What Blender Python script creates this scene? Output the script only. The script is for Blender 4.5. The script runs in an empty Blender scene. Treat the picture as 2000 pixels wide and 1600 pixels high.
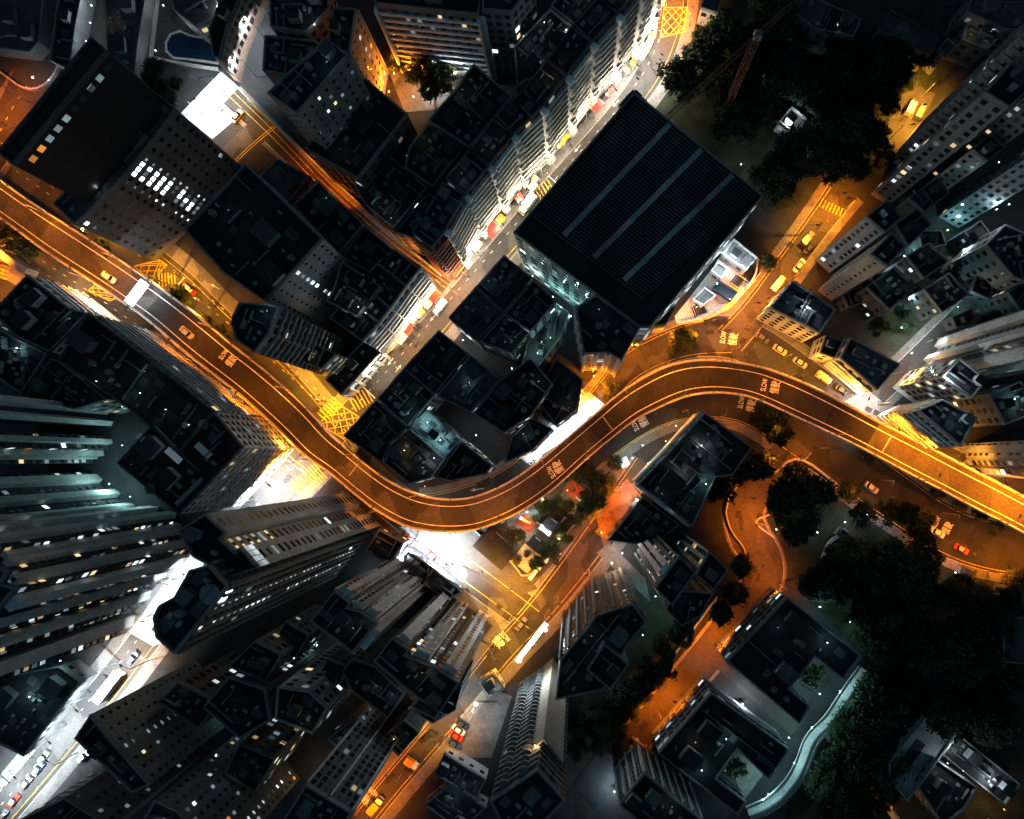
import bpy, math, random
from mathutils import Vector, Matrix
R = random.Random(7)
PI = math.pi
SC = bpy.context.scene
COL = SC.collection
# ------------------------------------------------------------------ camera, sky, moon, exposure
CAM_H = 210.0            # flying height of the camera in metres
S = 0.15                 # metres on the street per pixel of the 2000 px wide photograph
NX, NY = 1125.0, 895.0   # the point straight below the camera
cd = bpy.data.cameras.new('camera')
cam = bpy.data.objects.new('camera', cd)
COL.objects.link(cam)
cam.location = (0, 0, CAM_H)
cd.sensor_fit = 'HORIZONTAL'
cd.sensor_width = 36.0
cd.lens = 36.0 * (CAM_H / S) / 2000.0
cd.shift_x = -(NX - 1000) / 2000.0
cd.shift_y = (NY - 800) / 2000.0
cd.clip_end = 3000
cd.clip_start = 1
SC.camera = cam
w = bpy.data.worlds.new('World')
SC.world = w
w.use_nodes = True
nt = w.node_tree
sky = nt.nodes.new('ShaderNodeTexSky')
sky.sky_type = 'NISHITA'
sky.sun_disc = False
sky.sun_elevation = math.radians(-3.0)
sky.sun_rotation = math.radians(230)
sky.air_density = 1.0
SKY_STRENGTH = 1.9
nt.nodes['Background'].inputs[1].default_value = SKY_STRENGTH
tint = nt.nodes.new('ShaderNodeVectorMath')
tint.operation = 'MULTIPLY'
tint.inputs[1].default_value = (0.5, 1.0, 1.08)     # the greenish-blue city night
nt.links.new(sky.outputs[0], tint.inputs[0])
nt.links.new(tint.outputs[0], nt.nodes['Background'].inputs[0])
sd = bpy.data.lights.new('moon', 'SUN')
sd.energy = 0.012
sd.angle = math.radians(2)
sd.color = (0.75, 0.9, 1.0)
so = bpy.data.objects.new('moon', sd)
COL.objects.link(so)
so.rotation_euler = (math.radians(40), 0, math.radians(60))
SC.view_settings.view_transform = 'Standard'
SC.view_settings.look = 'None'
SC.view_settings.exposure = 0
SC.view_settings.gamma = 1
SC.render.engine = 'CYCLES'
SC.cycles.use_denoising = True
SC.cycles.max_bounces = 4
SC.cycles.diffuse_bounces = 2
SC.cycles.glossy_bounces = 2
SC.cycles.sample_clamp_indirect = 3
SC.cycles.use_light_tree = True
SC.cycles.caustics_reflective = False
SC.cycles.caustics_refractive = False

# ------------------------------------------------------------------ helpers
def P(px, py, z=0.0):
    k = S * (CAM_H - z) / CAM_H
    return Vector(((px - NX) * k, -(py - NY) * k, z))

def P2(px, py, z=0.0):
    v = P(px, py, z)
    return (v.x, v.y)

def newmat(name, col, rough=0.9, var=0.25, scale=0.3, metal=0.0, emit=None, estr=0.0, fine=0.3, patch=0.0, spec=0.3, rnd=False):
    m = bpy.data.materials.new(name)
    m.use_nodes = True
    t = m.node_tree
    b = t.nodes['Principled BSDF']
    b.inputs['Roughness'].default_value = rough
    b.inputs['Metallic'].default_value = metal
    b.inputs['Specular IOR Level'].default_value = spec
    if emit:
        b.inputs['Emission Color'].default_value = (*emit, 1)
        b.inputs['Emission Strength'].default_value = estr
        if rnd:
            oi = t.nodes.new('ShaderNodeObjectInfo'); gi = t.nodes.new('ShaderNodeNewGeometry')
            ad = t.nodes.new('ShaderNodeMath'); ad.operation = 'ADD'
            t.links.new(oi.outputs['Random'], ad.inputs[0]); t.links.new(gi.outputs['Random Per Island'], ad.inputs[1])
            fr = t.nodes.new('ShaderNodeMath'); fr.operation = 'FRACT'; t.links.new(ad.outputs[0], fr.inputs[0])
            pw = t.nodes.new('ShaderNodeMath'); pw.operation = 'POWER'; pw.inputs[1].default_value = 1.6; t.links.new(fr.outputs[0], pw.inputs[0])
            ma = t.nodes.new('ShaderNodeMath'); ma.operation = 'MULTIPLY_ADD'; ma.inputs[1].default_value = 1.7 * estr; ma.inputs[2].default_value = .12 * estr
            t.links.new(pw.outputs[0], ma.inputs[0]); t.links.new(ma.outputs[0], b.inputs['Emission Strength'])
    g = t.nodes.new('ShaderNodeNewGeometry')
    n1 = t.nodes.new('ShaderNodeTexNoise')
    n1.inputs['Scale'].default_value = scale
    n1.inputs['Detail'].default_value = 6
    n1.inputs['Roughness'].default_value = 0.65
    t.links.new(g.outputs['Position'], n1.inputs['Vector'])
    n2 = t.nodes.new('ShaderNodeTexNoise')
    n2.inputs['Scale'].default_value = 2.2
    n2.inputs['Detail'].default_value = 3
    t.links.new(g.outputs['Position'], n2.inputs['Vector'])
    def mr(src, lo, hi):
        r = t.nodes.new('ShaderNodeMapRange')
        r.inputs['From Min'].default_value = 0.3
        r.inputs['From Max'].default_value = 0.7
        r.inputs['To Min'].default_value = lo
        r.inputs['To Max'].default_value = hi
        t.links.new(src, r.inputs['Value'])
        return r.outputs['Result']
    def mul(a, b_):
        x = t.nodes.new('ShaderNodeMath')
        x.operation = 'MULTIPLY'
        t.links.new(a, x.inputs[0])
        t.links.new(b_, x.inputs[1])
        return x.outputs[0]
    f = mul(mr(n1.outputs['Fac'], 1 - var, 1 + var), mr(n2.outputs['Fac'], 1 - fine, 1 + fine))
    if patch:
        v = t.nodes.new('ShaderNodeTexVoronoi')
        v.distance = 'CHEBYCHEV'
        v.inputs['Scale'].default_value = 0.11
        mp = t.nodes.new('ShaderNodeMapping')
        mp.inputs['Rotation'].default_value = (0, 0, 0.85)
        mp.inputs['Scale'].default_value = (1, 0.6, 1)
        t.links.new(g.outputs['Position'], mp.inputs['Vector'])
        t.links.new(mp.outputs['Vector'], v.inputs['Vector'])
        sx = t.nodes.new('ShaderNodeSeparateColor')
        t.links.new(v.outputs['Color'], sx.inputs['Color'])
        f = mul(f, mr(sx.outputs[0], 1 - patch, 1 + patch))
    vm = t.nodes.new('ShaderNodeVectorMath')
    vm.operation = 'SCALE'
    vm.inputs[0].default_value = col
    t.links.new(f, vm.inputs['Scale'])
    t.links.new(vm.outputs[0], b.inputs['Base Color'])
    return m

M = {}
def mat(k, *a, **kw):
    M[k] = newmat(k, *a, **kw)
mat('ground', (0.03, 0.031, 0.033), patch=0.15)
mat('asphalt', (0.05, 0.048, 0.046), patch=0.3, scale=0.12)
mat('asphalt_new', (0.027, 0.026, 0.025), patch=0.12, scale=0.15)
mat('asphalt_old', (0.056, 0.052, 0.047), patch=0.12, scale=0.15)
mat('asphalt_black', (0.014, 0.0135, 0.013), patch=0.12, scale=0.15)
mat('paving', (0.15, 0.143, 0.135), patch=0.25, scale=0.4)
mat('kerb', (0.3, 0.29, 0.27))
mat('concrete', (0.3, 0.29, 0.27), scale=0.2)
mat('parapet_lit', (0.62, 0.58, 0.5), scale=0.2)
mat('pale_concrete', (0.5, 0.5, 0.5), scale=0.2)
mat('yellow_paint', (0.62, 0.4, 0.04), var=0.3, scale=1.2)
mat('white_paint', (0.75, 0.75, 0.72), var=0.3, scale=1.2)
mat('red_paving', (0.32, 0.06, 0.03), scale=0.6)
mat('brown_paving', (0.2, 0.11, 0.06), scale=0.6, patch=0.3)
mat('grass', (0.02, 0.026, 0.014), var=0.6, scale=0.25, fine=0.4)
mat('soil', (0.06, 0.045, 0.03), var=0.6, scale=0.3, fine=0.4)
mat('water', (0.004, 0.014, 0.03), rough=0.08, var=0.2)
mat('leaf', (0.045, 0.06, 0.02), var=0.5, scale=0.6, fine=0.5)
mat('leaf_dark', (0.02, 0.034, 0.017), var=0.5, scale=0.6, fine=0.5)
mat('bark', (0.08, 0.055, 0.035))
WALLS = {'grey': (0.26, 0.28, 0.28), 'pale': (0.48, 0.49, 0.48), 'dark': (0.06, 0.066, 0.07), 'mid': (0.13, 0.138, 0.14), 'pink': (0.5, 0.33, 0.26),
         'beige': (0.32, 0.28, 0.22), 'brick': (0.2, 0.085, 0.055), 'green': (0.25, 0.34, 0.31), 'white': (0.72, 0.72, 0.7), 'blue': (0.17, 0.23, 0.26), 'black': (0.02, 0.022, 0.024)}
for k, c in WALLS.items():
    mat('wall_' + k, c, var=0.22, scale=0.25)
for k, c in {'black': (0.01, 0.0125, 0.0135), 'dark': (0.019, 0.022, 0.023), 'grey': (0.06, 0.063, 0.065), 'brown': (0.02, 0.018, 0.014), 'slate': (0.02, 0.027, 0.034), 'metal': (0.22, 0.26, 0.3), 'light': (0.2, 0.21, 0.21)}.items():
    mat('roof_' + k, c, var=0.35, scale=0.22, fine=0.3, patch=0.25)
mat('parapet', (0.13, 0.137, 0.14))
mat('parapet_pale', (0.22, 0.23, 0.23))
mat('glass_dark', (0.012, 0.015, 0.018), rough=0.12, spec=0.5, var=0.1)
mat('glass_grey', (0.05, 0.06, 0.065), rough=0.2, spec=0.5, var=0.1)
mat('lit_white', (0.6, 0.6, 0.6), emit=(0.8, 0.95, 1.0), estr=1.1, rnd=True)
mat('lit_dim', (0.3, 0.3, 0.3), emit=(0.6, 0.85, 0.95), estr=0.18, rnd=True)
mat('lit_warm', (0.5, 0.4, 0.3), emit=(1.0, 0.7, 0.36), estr=0.8, rnd=True)
mat('lit_amber', (0.5, 0.3, 0.1), emit=(1.0, 0.35, 0.06), estr=0.7, rnd=True)
mat('lit_strong', (0.8, 0.8, 0.8), emit=(0.9, 0.97, 1.0), estr=6)
mat('lamp_dim', (0.8, 0.8, 0.8), emit=(0.85, 0.95, 1.0), estr=1.2)
mat('lit_violet', (0.8, 0.8, 0.8), emit=(0.75, 0.75, 1.0), estr=3)
mat('metal', (0.3, 0.31, 0.32), rough=0.45, metal=0.6)
mat('dark_metal', (0.05, 0.052, 0.055), rough=0.5, metal=0.4)
mat('tank', (0.12, 0.125, 0.12))
mat('machine', (0.17, 0.18, 0.18))
for k, c in {'paint_white': (0.75, 0.75, 0.73), 'paint_black': (0.02, 0.02, 0.022), 'paint_silver': (0.4, 0.41, 0.42), 'paint_red': (0.5, 0.03, 0.02), 'paint_blue': (0.03, 0.06, 0.14),
             'paint_cream': (0.7, 0.6, 0.35), 'paint_orange': (0.65, 0.2, 0.02), 'paint_grey': (0.12, 0.12, 0.125), 'paint_yellow': (0.7, 0.42, 0.03), 'paint_green': (0.1, 0.22, 0.16)}.items():
    mat(k, c, rough=0.35, var=0.05, fine=0.04, spec=0.5)
mat('rubber', (0.02, 0.02, 0.02))
mat('lamp_glass', (0.8, 0.8, 0.8), emit=(1.0, 0.55, 0.15), estr=2)

class MB:
    def __init__(s):
        s.v = []; s.f = []; s.m = []
    def add(s, vs, fs, mi=0):
        o = len(s.v)
        s.v += [tuple(v) for v in vs]
        s.f += [tuple(i + o for i in f) for f in fs]
        s.m += [mi] * len(fs)
    def prism(s, poly, z0, z1, mi=0, top=True, bottom=False, topmi=None, shrink=None):
        n = len(poly)
        tp = poly if shrink is None else shrink
        vs = [(p[0], p[1], z0) for p in poly] + [(p[0], p[1], z1) for p in tp]
        s.add(vs, [(i, (i + 1) % n, n + (i + 1) % n, n + i) for i in range(n)], mi)
        if top:
            s.add([(p[0], p[1], z1) for p in tp], [tuple(range(n))], mi if topmi is None else topmi)
        if bottom:
            s.add([(p[0], p[1], z0) for p in poly], [tuple(reversed(range(n)))], mi)
    def box(s, c, size, rz=0.0, mi=0):
        ca, sa = math.cos(rz), math.sin(rz)
        hx, hy = size[0] / 2, size[1] / 2
        pl = [(c[0] + x * ca - y * sa, c[1] + x * sa + y * ca) for x, y in ((-hx, -hy), (hx, -hy), (hx, hy), (-hx, hy))]
        s.prism(pl, c[2] - size[2] / 2, c[2] + size[2] / 2, mi, bottom=True)
    def cyl(s, c, r0, r1, z0, z1, n=12, mi=0):
        a = [(c[0] + r0 * math.cos(2 * PI * i / n), c[1] + r0 * math.sin(2 * PI * i / n)) for i in range(n)]
        b = [(c[0] + r1 * math.cos(2 * PI * i / n), c[1] + r1 * math.sin(2 * PI * i / n)) for i in range(n)]
        s.prism(a, z0, z1, mi, shrink=b, bottom=True)
    def tube(s, p, q, r0, r1, n=6, mi=0):
        p = Vector(p); q = Vector(q)
        d = (q - p).normalized()
        u = d.orthogonal().normalized(); v = d.cross(u)
        vs = [p + (u * math.cos(2 * PI * i / n) + v * math.sin(2 * PI * i / n)) * r0 for i in range(n)] + [q + (u * math.cos(2 * PI * i / n) + v * math.sin(2 * PI * i / n)) * r1 for i in range(n)]
        s.add(vs, [(i, (i + 1) % n, n + (i + 1) % n, n + i) for i in range(n)] + [tuple(range(n, 2 * n)), tuple(reversed(range(n)))], mi)
    def mesh(s, name, mats):
        me = bpy.data.meshes.new(name)
        me.from_pydata(s.v, [], s.f)
        for k in (mats if isinstance(mats, (list, tuple)) else [mats]):
            me.materials.append(M[k])
        me.polygons.foreach_set('material_index', s.m)
        me.update()
        return me
    def build(s, name, mats, parent=None, off=None):
        if off is not None:
            s.v = [(a - off[0], b - off[1], c - off[2]) for a, b, c in s.v]
        return link(name, s.mesh(name, mats), parent)

def link(name, data, parent=None):
    o = bpy.data.objects.new(name, data)
    COL.objects.link(o)
    if parent is not None:
        o.parent = parent
    return o

LABELS = {}
def tag(o, label, cat, group=None, kind=None):
    if label is not None:
        o['label'] = label
        LABELS[label] = LABELS.get(label, 0) + 1
    if cat: o['category'] = cat
    if group: o['group'] = group
    if kind: o['kind'] = kind
    return o
def struct(o):
    o['kind'] = 'structure'
    return o
def empty(name, loc, label, cat, group=None, rz=0.0):
    o = link(name, None)
    o.location = loc
    o.rotation_euler = (0, 0, rz)
    o.empty_display_size = 0.5
    return tag(o, label, cat, group)

LAND = [("the flyover's lower bend", 830, 1005), ("the flyover's upper bend", 1400, 735), ("the square red play mats", 1110, 970), ("the ribbed hall roof", 1260, 390),
        ("the white floodlit villas", 1420, 560), ("the yellow-hatched curve", 1315, 40), ("the hatched junction beside the flyover", 665, 815), ("the glaring gantry sign", 265, 572),
        ("the swimming pool", 375, 95), ("the floodlit yellow-lined court", 420, 220), ("the S-shaped orange lane", 1455, 990), ("the planted school courtyard", 1580, 1310),
        ("the curved park walls", 1600, 1050), ("the grey roof with a black hole", 1800, 1450), ("the terraced street facade", 1000, 380), ("the floodlit school yard", 325, 1170),
        ("the glaring wall light", 1030, 1250), ("the tree courtyard under the slab block", 850, 160), ("the yellow truck yard", 1775, 230), ("the cars in the lot", 900, 1440),
        ("the red taxi on the dark road", 1875, 1072), ("the long white bus", 222, 1335), ("the curved pale ramp", 1600, 1440), ("the teal garden slope", 1800, 580),
        ("the white floodlit slip road", 1110, 845), ("the dark two-dome roof", 350, 900), ("the brown pergolas", 1210, 1000), ("the glass stair tower", 1230, 1510)]
def near(desc, px, py):
    ls = sorted(LAND, key=lambda l: math.hypot(l[1] - px, l[2] - py))
    for n, lx, ly in ls:
        dx, dy = px - lx, py - ly
        d = math.hypot(dx, dy)
        a = []
        if dy < -0.4 * d: a.append('above')
        if dy > 0.4 * d: a.append('below')
        if dx < -0.4 * d: a.append('left of')
        if dx > 0.4 * d: a.append('right of')
        for pre in ('just ', 'well ') if d < 110 else ('well ', 'far '):
            t = desc + ' ' + pre + ' and '.join(a).replace('above and', 'above and') + ' ' + n
            if t not in LABELS:
                return t
    return desc

# ------------------------------------------------------------------ polygons
def area(p):
    return 0.5 * sum(p[i][0] * p[(i + 1) % len(p)][1] - p[(i + 1) % len(p)][0] * p[i][1] for i in range(len(p)))
def ccw(p):
    return list(p) if area(p) > 0 else list(reversed(p))
def inset(p, d):
    n = len(p); out = []
    for i in range(n):
        a, b, c = Vector(p[i - 1][:2]), Vector(p[i][:2]), Vector(p[(i + 1) % n][:2])
        e1 = (b - a).normalized(); e2 = (c - b).normalized()
        n1 = Vector((-e1.y, e1.x)); n2 = Vector((-e2.y, e2.x))
        m = (n1 + n2)
        if m.length < 1e-4: m = n1
        m.normalize()
        k = d / max(0.35, m.dot(n1))
        out.append((b.x + m.x * k, b.y + m.y * k))
    return out
def inside(p, q):
    r = False; n = len(p)
    for i in range(n):
        a, b = p[i], p[(i + 1) % n]
        if (a[1] > q[1]) != (b[1] > q[1]) and q[0] < (b[0] - a[0]) * (q[1] - a[1]) / (b[1] - a[1]) + a[0]:
            r = not r
    return r
def ring(mb, outer, inner, z0, z1, mi=0):
    n = len(outer)
    vs = [(p[0], p[1], z0) for p in outer] + [(p[0], p[1], z1) for p in outer] + [(p[0], p[1], z1) for p in inner] + [(p[0], p[1], z0) for p in inner]
    fs = []
    for i in range(n):
        j = (i + 1) % n
        fs += [(i, j, n + j, n + i), (n + i, n + j, 2 * n + j, 2 * n + i), (2 * n + i, 2 * n + j, 3 * n + j, 3 * n + i)]
    mb.add(vs, fs, mi)
def smooth(pts, it=2):
    for _ in range(it):
        o = [pts[0]]
        for a, b in zip(pts, pts[1:]):
            o.append(tuple(x * .75 + y * .25 for x, y in zip(a, b)))
            o.append(tuple(x * .25 + y * .75 for x, y in zip(a, b)))
        o.append(pts[-1])
        pts = o
    return pts
def offs(pts, d):
    out = []
    for i in range(len(pts)):
        a = Vector(pts[max(0, i - 1)][:2]); b = Vector(pts[min(len(pts) - 1, i + 1)][:2])
        t = (b - a).normalized()
        dd = d[i] if isinstance(d, list) else d
        out.append((pts[i][0] - t.y * dd, pts[i][1] + t.x * dd))
    return out
def strip(mb, L, Rr, z, mi=0, thick=0):
    n = len(L)
    vs = [(p[0], p[1], z) for p in L] + [(p[0], p[1], z) for p in Rr]
    mb.add(vs, [(i, n + i, n + i + 1, i + 1) for i in range(n - 1)], mi)
    if thick:
        vs = vs + [(x, y, zz - thick) for x, y, zz in vs]
        fs = []
        for i in range(n - 1):
            fs += [(i, i + 1, 2 * n + i + 1, 2 * n + i), (n + i + 1, n + i, 3 * n + i, 3 * n + i + 1), (2 * n + i + 1, 3 * n + i + 1, 3 * n + i, 2 * n + i)]
        fs += [(0, 2 * n, 3 * n, n), (n - 1, 2 * n - 1, 4 * n - 1, 3 * n - 1)]
        mb.add(vs, fs, mi)
# ------------------------------------------------------------------ ground, roads
def sheet(name, px, z, m, kind='structure', parent=None):
    mb = MB()
    poly = ccw([P2(*p) for p in px])
    mb.add([(x, y, z) for x, y in poly], [tuple(range(len(poly)))])
    o = mb.build(name, m, parent)
    if kind: o['kind'] = kind
    return o
g = MB()
g.add([(-900, -900, -0.03), (900, -900, -0.03), (900, 900, -0.03), (-900, 900, -0.03)], [(0, 1, 2, 3)])
struct(g.build('ground', 'ground'))
sheet('park_ground', [(1480, 900), (1560, 870), (1700, 960), (1800, 1040), (1880, 1110), (2080, 1130), (2300, 1300), (2300, 1800), (1500, 1800), (1540, 1560), (1640, 1440), (1690, 1290), (1560, 1150), (1500, 1060), (1470, 1000)], -0.012, 'grass')
sheet('wooded_ground', [(1340, 80), (1480, -60), (1800, -60), (1840, 150), (1720, 330), (1640, 370), (1500, 420), (1270, 190)], -0.012, 'grass')
sheet('verge', [(1130, 1500), (1120, 1380), (1180, 1300), (1240, 1210), (1330, 1100), (1400, 950), (1440, 920), (1475, 1060), (1440, 1180), (1340, 1300), (1250, 1440)], -0.009, 'grass')
sheet('garden_slope', [(1640, 600), (1760, 480), (1860, 430), (1940, 500), (1970, 600), (1850, 640), (1760, 700), (1680, 640)], -0.009, 'grass')
RZ = [0.0]
def wline(px):
    return [P2(*p) for p in px]
def road(name, px, wd, m='asphalt', pave=0.0, it=2, dashes=None, edges=None, col='white_paint', pavem='paving', ecol='yellow_paint'):
    pts = wline(px)
    if not isinstance(wd, (list, tuple)): wd = [wd] * len(px)
    tri = smooth([(x, y, q) for (x, y), q in zip(pts, wd)], it)
    c = [(x, y) for x, y, _ in tri]; h = [q * S / 2 for _, _, q in tri]
    RZ[0] += 0.004
    z = 0.03 + RZ[0]
    mb = MB()
    strip(mb, offs(c, h), offs(c, [-a for a in h]), z)
    o = struct(mb.build(name, m))
    if pave:
        pb = MB(); e = pave * S
        strip(pb, offs(c, [a + e for a in h]), offs(c, [-a - e for a in h]), RZ[0])
        pv = struct(pb.build('pavement', pavem))
        kb = MB()
        for s in (1, -1):
            a_ = offs(c, [s * (q + 0.22) for q in h]); b_ = offs(c, [s * q for q in h])
            if s < 0: a_, b_ = b_, a_
            strip(kb, a_, b_, z + 0.002, thick=0.05)
        kb.build('kerb', 'kerb', pv)
    for off in (dashes or []):
        mb = MB(); dash(mb, offs(c, off), 1.0, 2.6, 0.12, 0.11)
        mb.build('lane_line', col, o)
    for f in (edges or []):
        mb = MB(); q = offs(c, [a * f for a in h])
        strip(mb, offs(q, 0.075), offs(q, -0.075), 0.105)
        mb.build('edge_line', ecol, o)
    return o, c, h
def dash(mb, c, on, offl, wdt, z):
    acc = 0.0; draw = True; left = on
    for a, b in zip(c, c[1:]):
        a = Vector(a); b = Vector(b); L = (b - a).length; t = 0.0
        if L < 1e-6: continue
        u = (b - a) / L; n = Vector((-u.y, u.x)) * wdt / 2
        while t < L - 1e-6:
            k = min(left, L - t)
            if draw:
                p, q = a + u * t, a + u * (t + k)
                mb.add([(*(p + n), z), (*(p - n), z), (*(q - n), z), (*(q + n), z)], [(0, 1, 2, 3)])
            t += k; left -= k
            if left < 1e-6:
                draw = not draw; left = on if draw else offl
MAIN, mc, mh = road('main_street', [(1318, -40), (1310, 40), (1283, 125), (1232, 200), (1190, 250), (1120, 328), (1050, 405), (985, 482), (910, 567), (842, 645), (772, 725), (692, 812), (625, 880), (558, 945), (470, 1035), (390, 1120), (290, 1240), (220, 1332), (130, 1440), (50, 1535), (-50, 1650)], [58, 58, 52, 50, 48, 48, 48, 48, 46, 52, 56, 60, 62, 66, 62, 56, 56, 60, 60, 60, 60], pave=22, dashes=[-1.7], edges=[0.72])
G1, gc, gh = road('lower_road', [(-120, 300), (-20, 372), (110, 466), (205, 527), (268, 572), (318, 606), (386, 662), (436, 702), (505, 762), (580, 830), (650, 905)], [190, 200, 190, 190, 190, 180, 160, 150, 150, 130, 100], pave=26, dashes=[11.5, 9.2, -10.5, -7.8], edges=[0.9, -0.86])
G4 = road('plaza_road', [(690, 935), (745, 985), (850, 1068), (950, 1140), (1050, 1215)], [64, 66, 70, 70, 66], pave=24, edges=[0.55, -0.6])
NST, nc, nh = road('lower_street', [(1262, 905), (1225, 965), (1180, 1030), (1120, 1112), (1050, 1200), (985, 1268), (900, 1375), (820, 1468), (740, 1562), (680, 1640)], [50, 60, 66, 62, 56, 50, 46, 46, 46, 46], pave=22, edges=[0.75, -0.8])
RAMP, rc, rh = road('slip_road', [(820, 985), (860, 983), (915, 970), (970, 950), (1025, 915), (1085, 868), (1140, 818), (1185, 765), (1228, 715), (1290, 682), (1360, 660), (1430, 655)], [36, 38, 42, 44, 46, 48, 50, 48, 56, 60, 70, 80], pave=14, edges=[0.85, -0.85])
NR = road('upper_road', [(1360, 660), (1430, 655), (1490, 682), (1560, 728), (1625, 770), (1700, 815), (1780, 858), (1860, 898), (1950, 935)], [70, 84, 76, 70, 64, 50, 44, 40, 40], pave=18)
RR = road('hill_road', [(1425, 665), (1475, 610), (1525, 538), (1580, 462), (1625, 402), (1650, 368)], [60, 56, 50, 48, 54, 60], pave=16, edges=[0.8])
WR, wc, wh = road('park_road', [(1120, 925), (1185, 872), (1245, 830), (1305, 802), (1370, 790), (1440, 792), (1500, 812), (1570, 852), (1650, 902), (1730, 958), (1810, 1015), (1880, 1052), (1960, 1072), (2080, 1085)], [46, 46, 46, 46, 50, 56, 74, 92, 100, 96, 92, 96, 100, 100], pave=18, m='asphalt_new', edges=[0.9, -0.9])
XR = road('side_lane', [(1560, 862), (1520, 905), (1478, 955), (1450, 1000), (1460, 1045), (1488, 1085), (1496, 1125), (1470, 1170), (1425, 1228), (1365, 1300), (1300, 1378), (1236, 1448)], [66, 64, 66, 70, 76, 76, 74, 72, 70, 66, 64, 60], m='asphalt_old', pave=6)
SR, _, _ = road('side_street', [(1672, 808), (1720, 765), (1775, 715), (1830, 662), (1890, 600), (1940, 540)], [46, 40, 38, 40, 34, 34], pave=16)
AL, _, _ = road('alley', [(450, 188), (545, 278), (620, 358), (700, 430), (775, 492), (872, 562)], [40, 34, 30, 28, 28, 28], pave=8, edges=[0.5, -0.1])
road('court_street', [(418, 340), (470, 285), (530, 235)], 46, pave=0, edges=[-0.7, -0.5])
road('outer_road', [(-60, 360), (0, 275), (35, 205), (80, 140)], 70, pave=12, dashes=[1.0])
road('upper_left_road', [(60, 420), (150, 250), (230, 60), (260, -60)], 90)
road('upper_left_street', [(120, -60), (90, 60), (60, 170), (10, 260)], 80)
road('school_lane', [(1395, 1275), (1440, 1310), (1500, 1365), (1560, 1420)], 44, m='asphalt_old')
road('truck_lane', [(1715, 320), (1760, 250), (1800, 170)], [40, 60, 60], m='asphalt_old')
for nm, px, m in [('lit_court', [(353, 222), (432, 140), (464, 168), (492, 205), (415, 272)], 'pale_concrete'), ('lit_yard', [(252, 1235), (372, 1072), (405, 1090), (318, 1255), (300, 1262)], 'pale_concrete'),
                  ('plaza_paving', [(770, 1020), (960, 1020), (1050, 1150), (1000, 1170)], 'asphalt_old'), ('car_lot', [(880, 1420), (950, 1340), (1000, 1360), (960, 1480), (900, 1480)], 'paving'),
                  ('sports_court', [(1118, 1535), (1170, 1465), (1205, 1500), (1175, 1590)], 'roof_slate'), ('junction_paving', [(1640, 790), (1690, 760), (1745, 800), (1700, 840)], 'paving'),
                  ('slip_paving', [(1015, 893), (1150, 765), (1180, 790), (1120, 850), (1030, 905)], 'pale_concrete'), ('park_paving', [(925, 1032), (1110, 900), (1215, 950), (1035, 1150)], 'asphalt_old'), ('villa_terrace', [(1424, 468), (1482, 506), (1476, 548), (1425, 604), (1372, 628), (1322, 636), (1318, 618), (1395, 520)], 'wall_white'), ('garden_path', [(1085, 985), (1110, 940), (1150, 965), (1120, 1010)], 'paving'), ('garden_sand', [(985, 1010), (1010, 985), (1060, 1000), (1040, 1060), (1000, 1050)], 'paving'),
                  ('yard_paving', [(760, 140), (900, 90), (900, 210), (790, 220)], 'paving'), ('terrace_paving', [(1160, 990), (1225, 935), (1255, 975), (1180, 1075)], 'brown_paving'),
                  ('gate_paving', [(1165, 1080), (1190, 1060), (1260, 1130), (1270, 1175)], 'paving'), ('school_yard', [(1395, 1530), (1440, 1450), (1500, 1500), (1440, 1580)], 'paving')]:
    RZ[0] += 0.004
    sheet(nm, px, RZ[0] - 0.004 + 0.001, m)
# painted markings
def bars(parent, name, px0, px1, n, length, wdt, col, z=0.115):
    """n bars spaced from px0 to px1, each lying across that line."""
    a, b = Vector(P2(*px0)), Vector(P2(*px1)); u = (b - a).normalized(); v = Vector((-u.y, u.x))
    mb = MB()
    for i in range(n):
        c = a + (b - a) * (i + .5) / n
        q = [c + u * wdt / 2 + v * length / 2, c - u * wdt / 2 + v * length / 2, c - u * wdt / 2 - v * length / 2, c + u * wdt / 2 - v * length / 2]
        mb.add([(*p, z) for p in q], [(0, 1, 2, 3)])
    mb.build(name, col, parent)
def line(mb, a, b, wdt, z):
    a = Vector(a); b = Vector(b); u = (b - a).normalized(); n = Vector((-u.y, u.x)) * wdt / 2
    mb.add([(*(a + n), z), (*(a - n), z), (*(b - n), z), (*(b + n), z)], [(0, 1, 2, 3)])
def hatch(parent, px, n=4, wdt=0.25, z=0.112):
    q = [Vector(P2(*p)) for p in px]
    mb = MB()
    for i in range(4): line(mb, q[i], q[(i + 1) % 4], wdt, z)
    L = lambda i, j, t: q[i] + (q[j] - q[i]) * t
    for i in range(1, n):
        t = i / n
        line(mb, L(0, 1, t), L(0, 3, t), wdt * .8, z + 0.002); line(mb, L(1, 2, t), L(3, 2, t), wdt * .8, z + 0.002)
        line(mb, L(0, 1, t), L(2, 1, 1 - t) if False else L(1, 2, 1 - t), wdt * .8, z + 0.004); line(mb, L(0, 3, t), L(3, 2, 1 - t), wdt * .8, z + 0.004)
    line(mb, q[0], q[2], wdt * .8, z + 0.006); line(mb, q[1], q[3], wdt * .8, z + 0.006)
    mb.build('box_marking', 'yellow_paint', parent)
hatch(MAIN, [(1297, 15), (1343, 15), (1338, 62), (1290, 74)], 3)
hatch(G1, [(655, 785), (702, 815), (672, 858), (625, 828)], 3)
hatch(G1, [(262, 520), (313, 508), (327, 518), (296, 550)], 3)
hatch(G1, [(172, 568), (196, 550), (240, 578), (215, 588)], 3)
bars(MAIN, 'crossing', (686, 792), (724, 770), 6, 4.6, 0.35, 'yellow_paint')
bars(G1, 'crossing', (628, 818), (662, 782), 7, 4.2, 0.35, 'yellow_paint')
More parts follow.
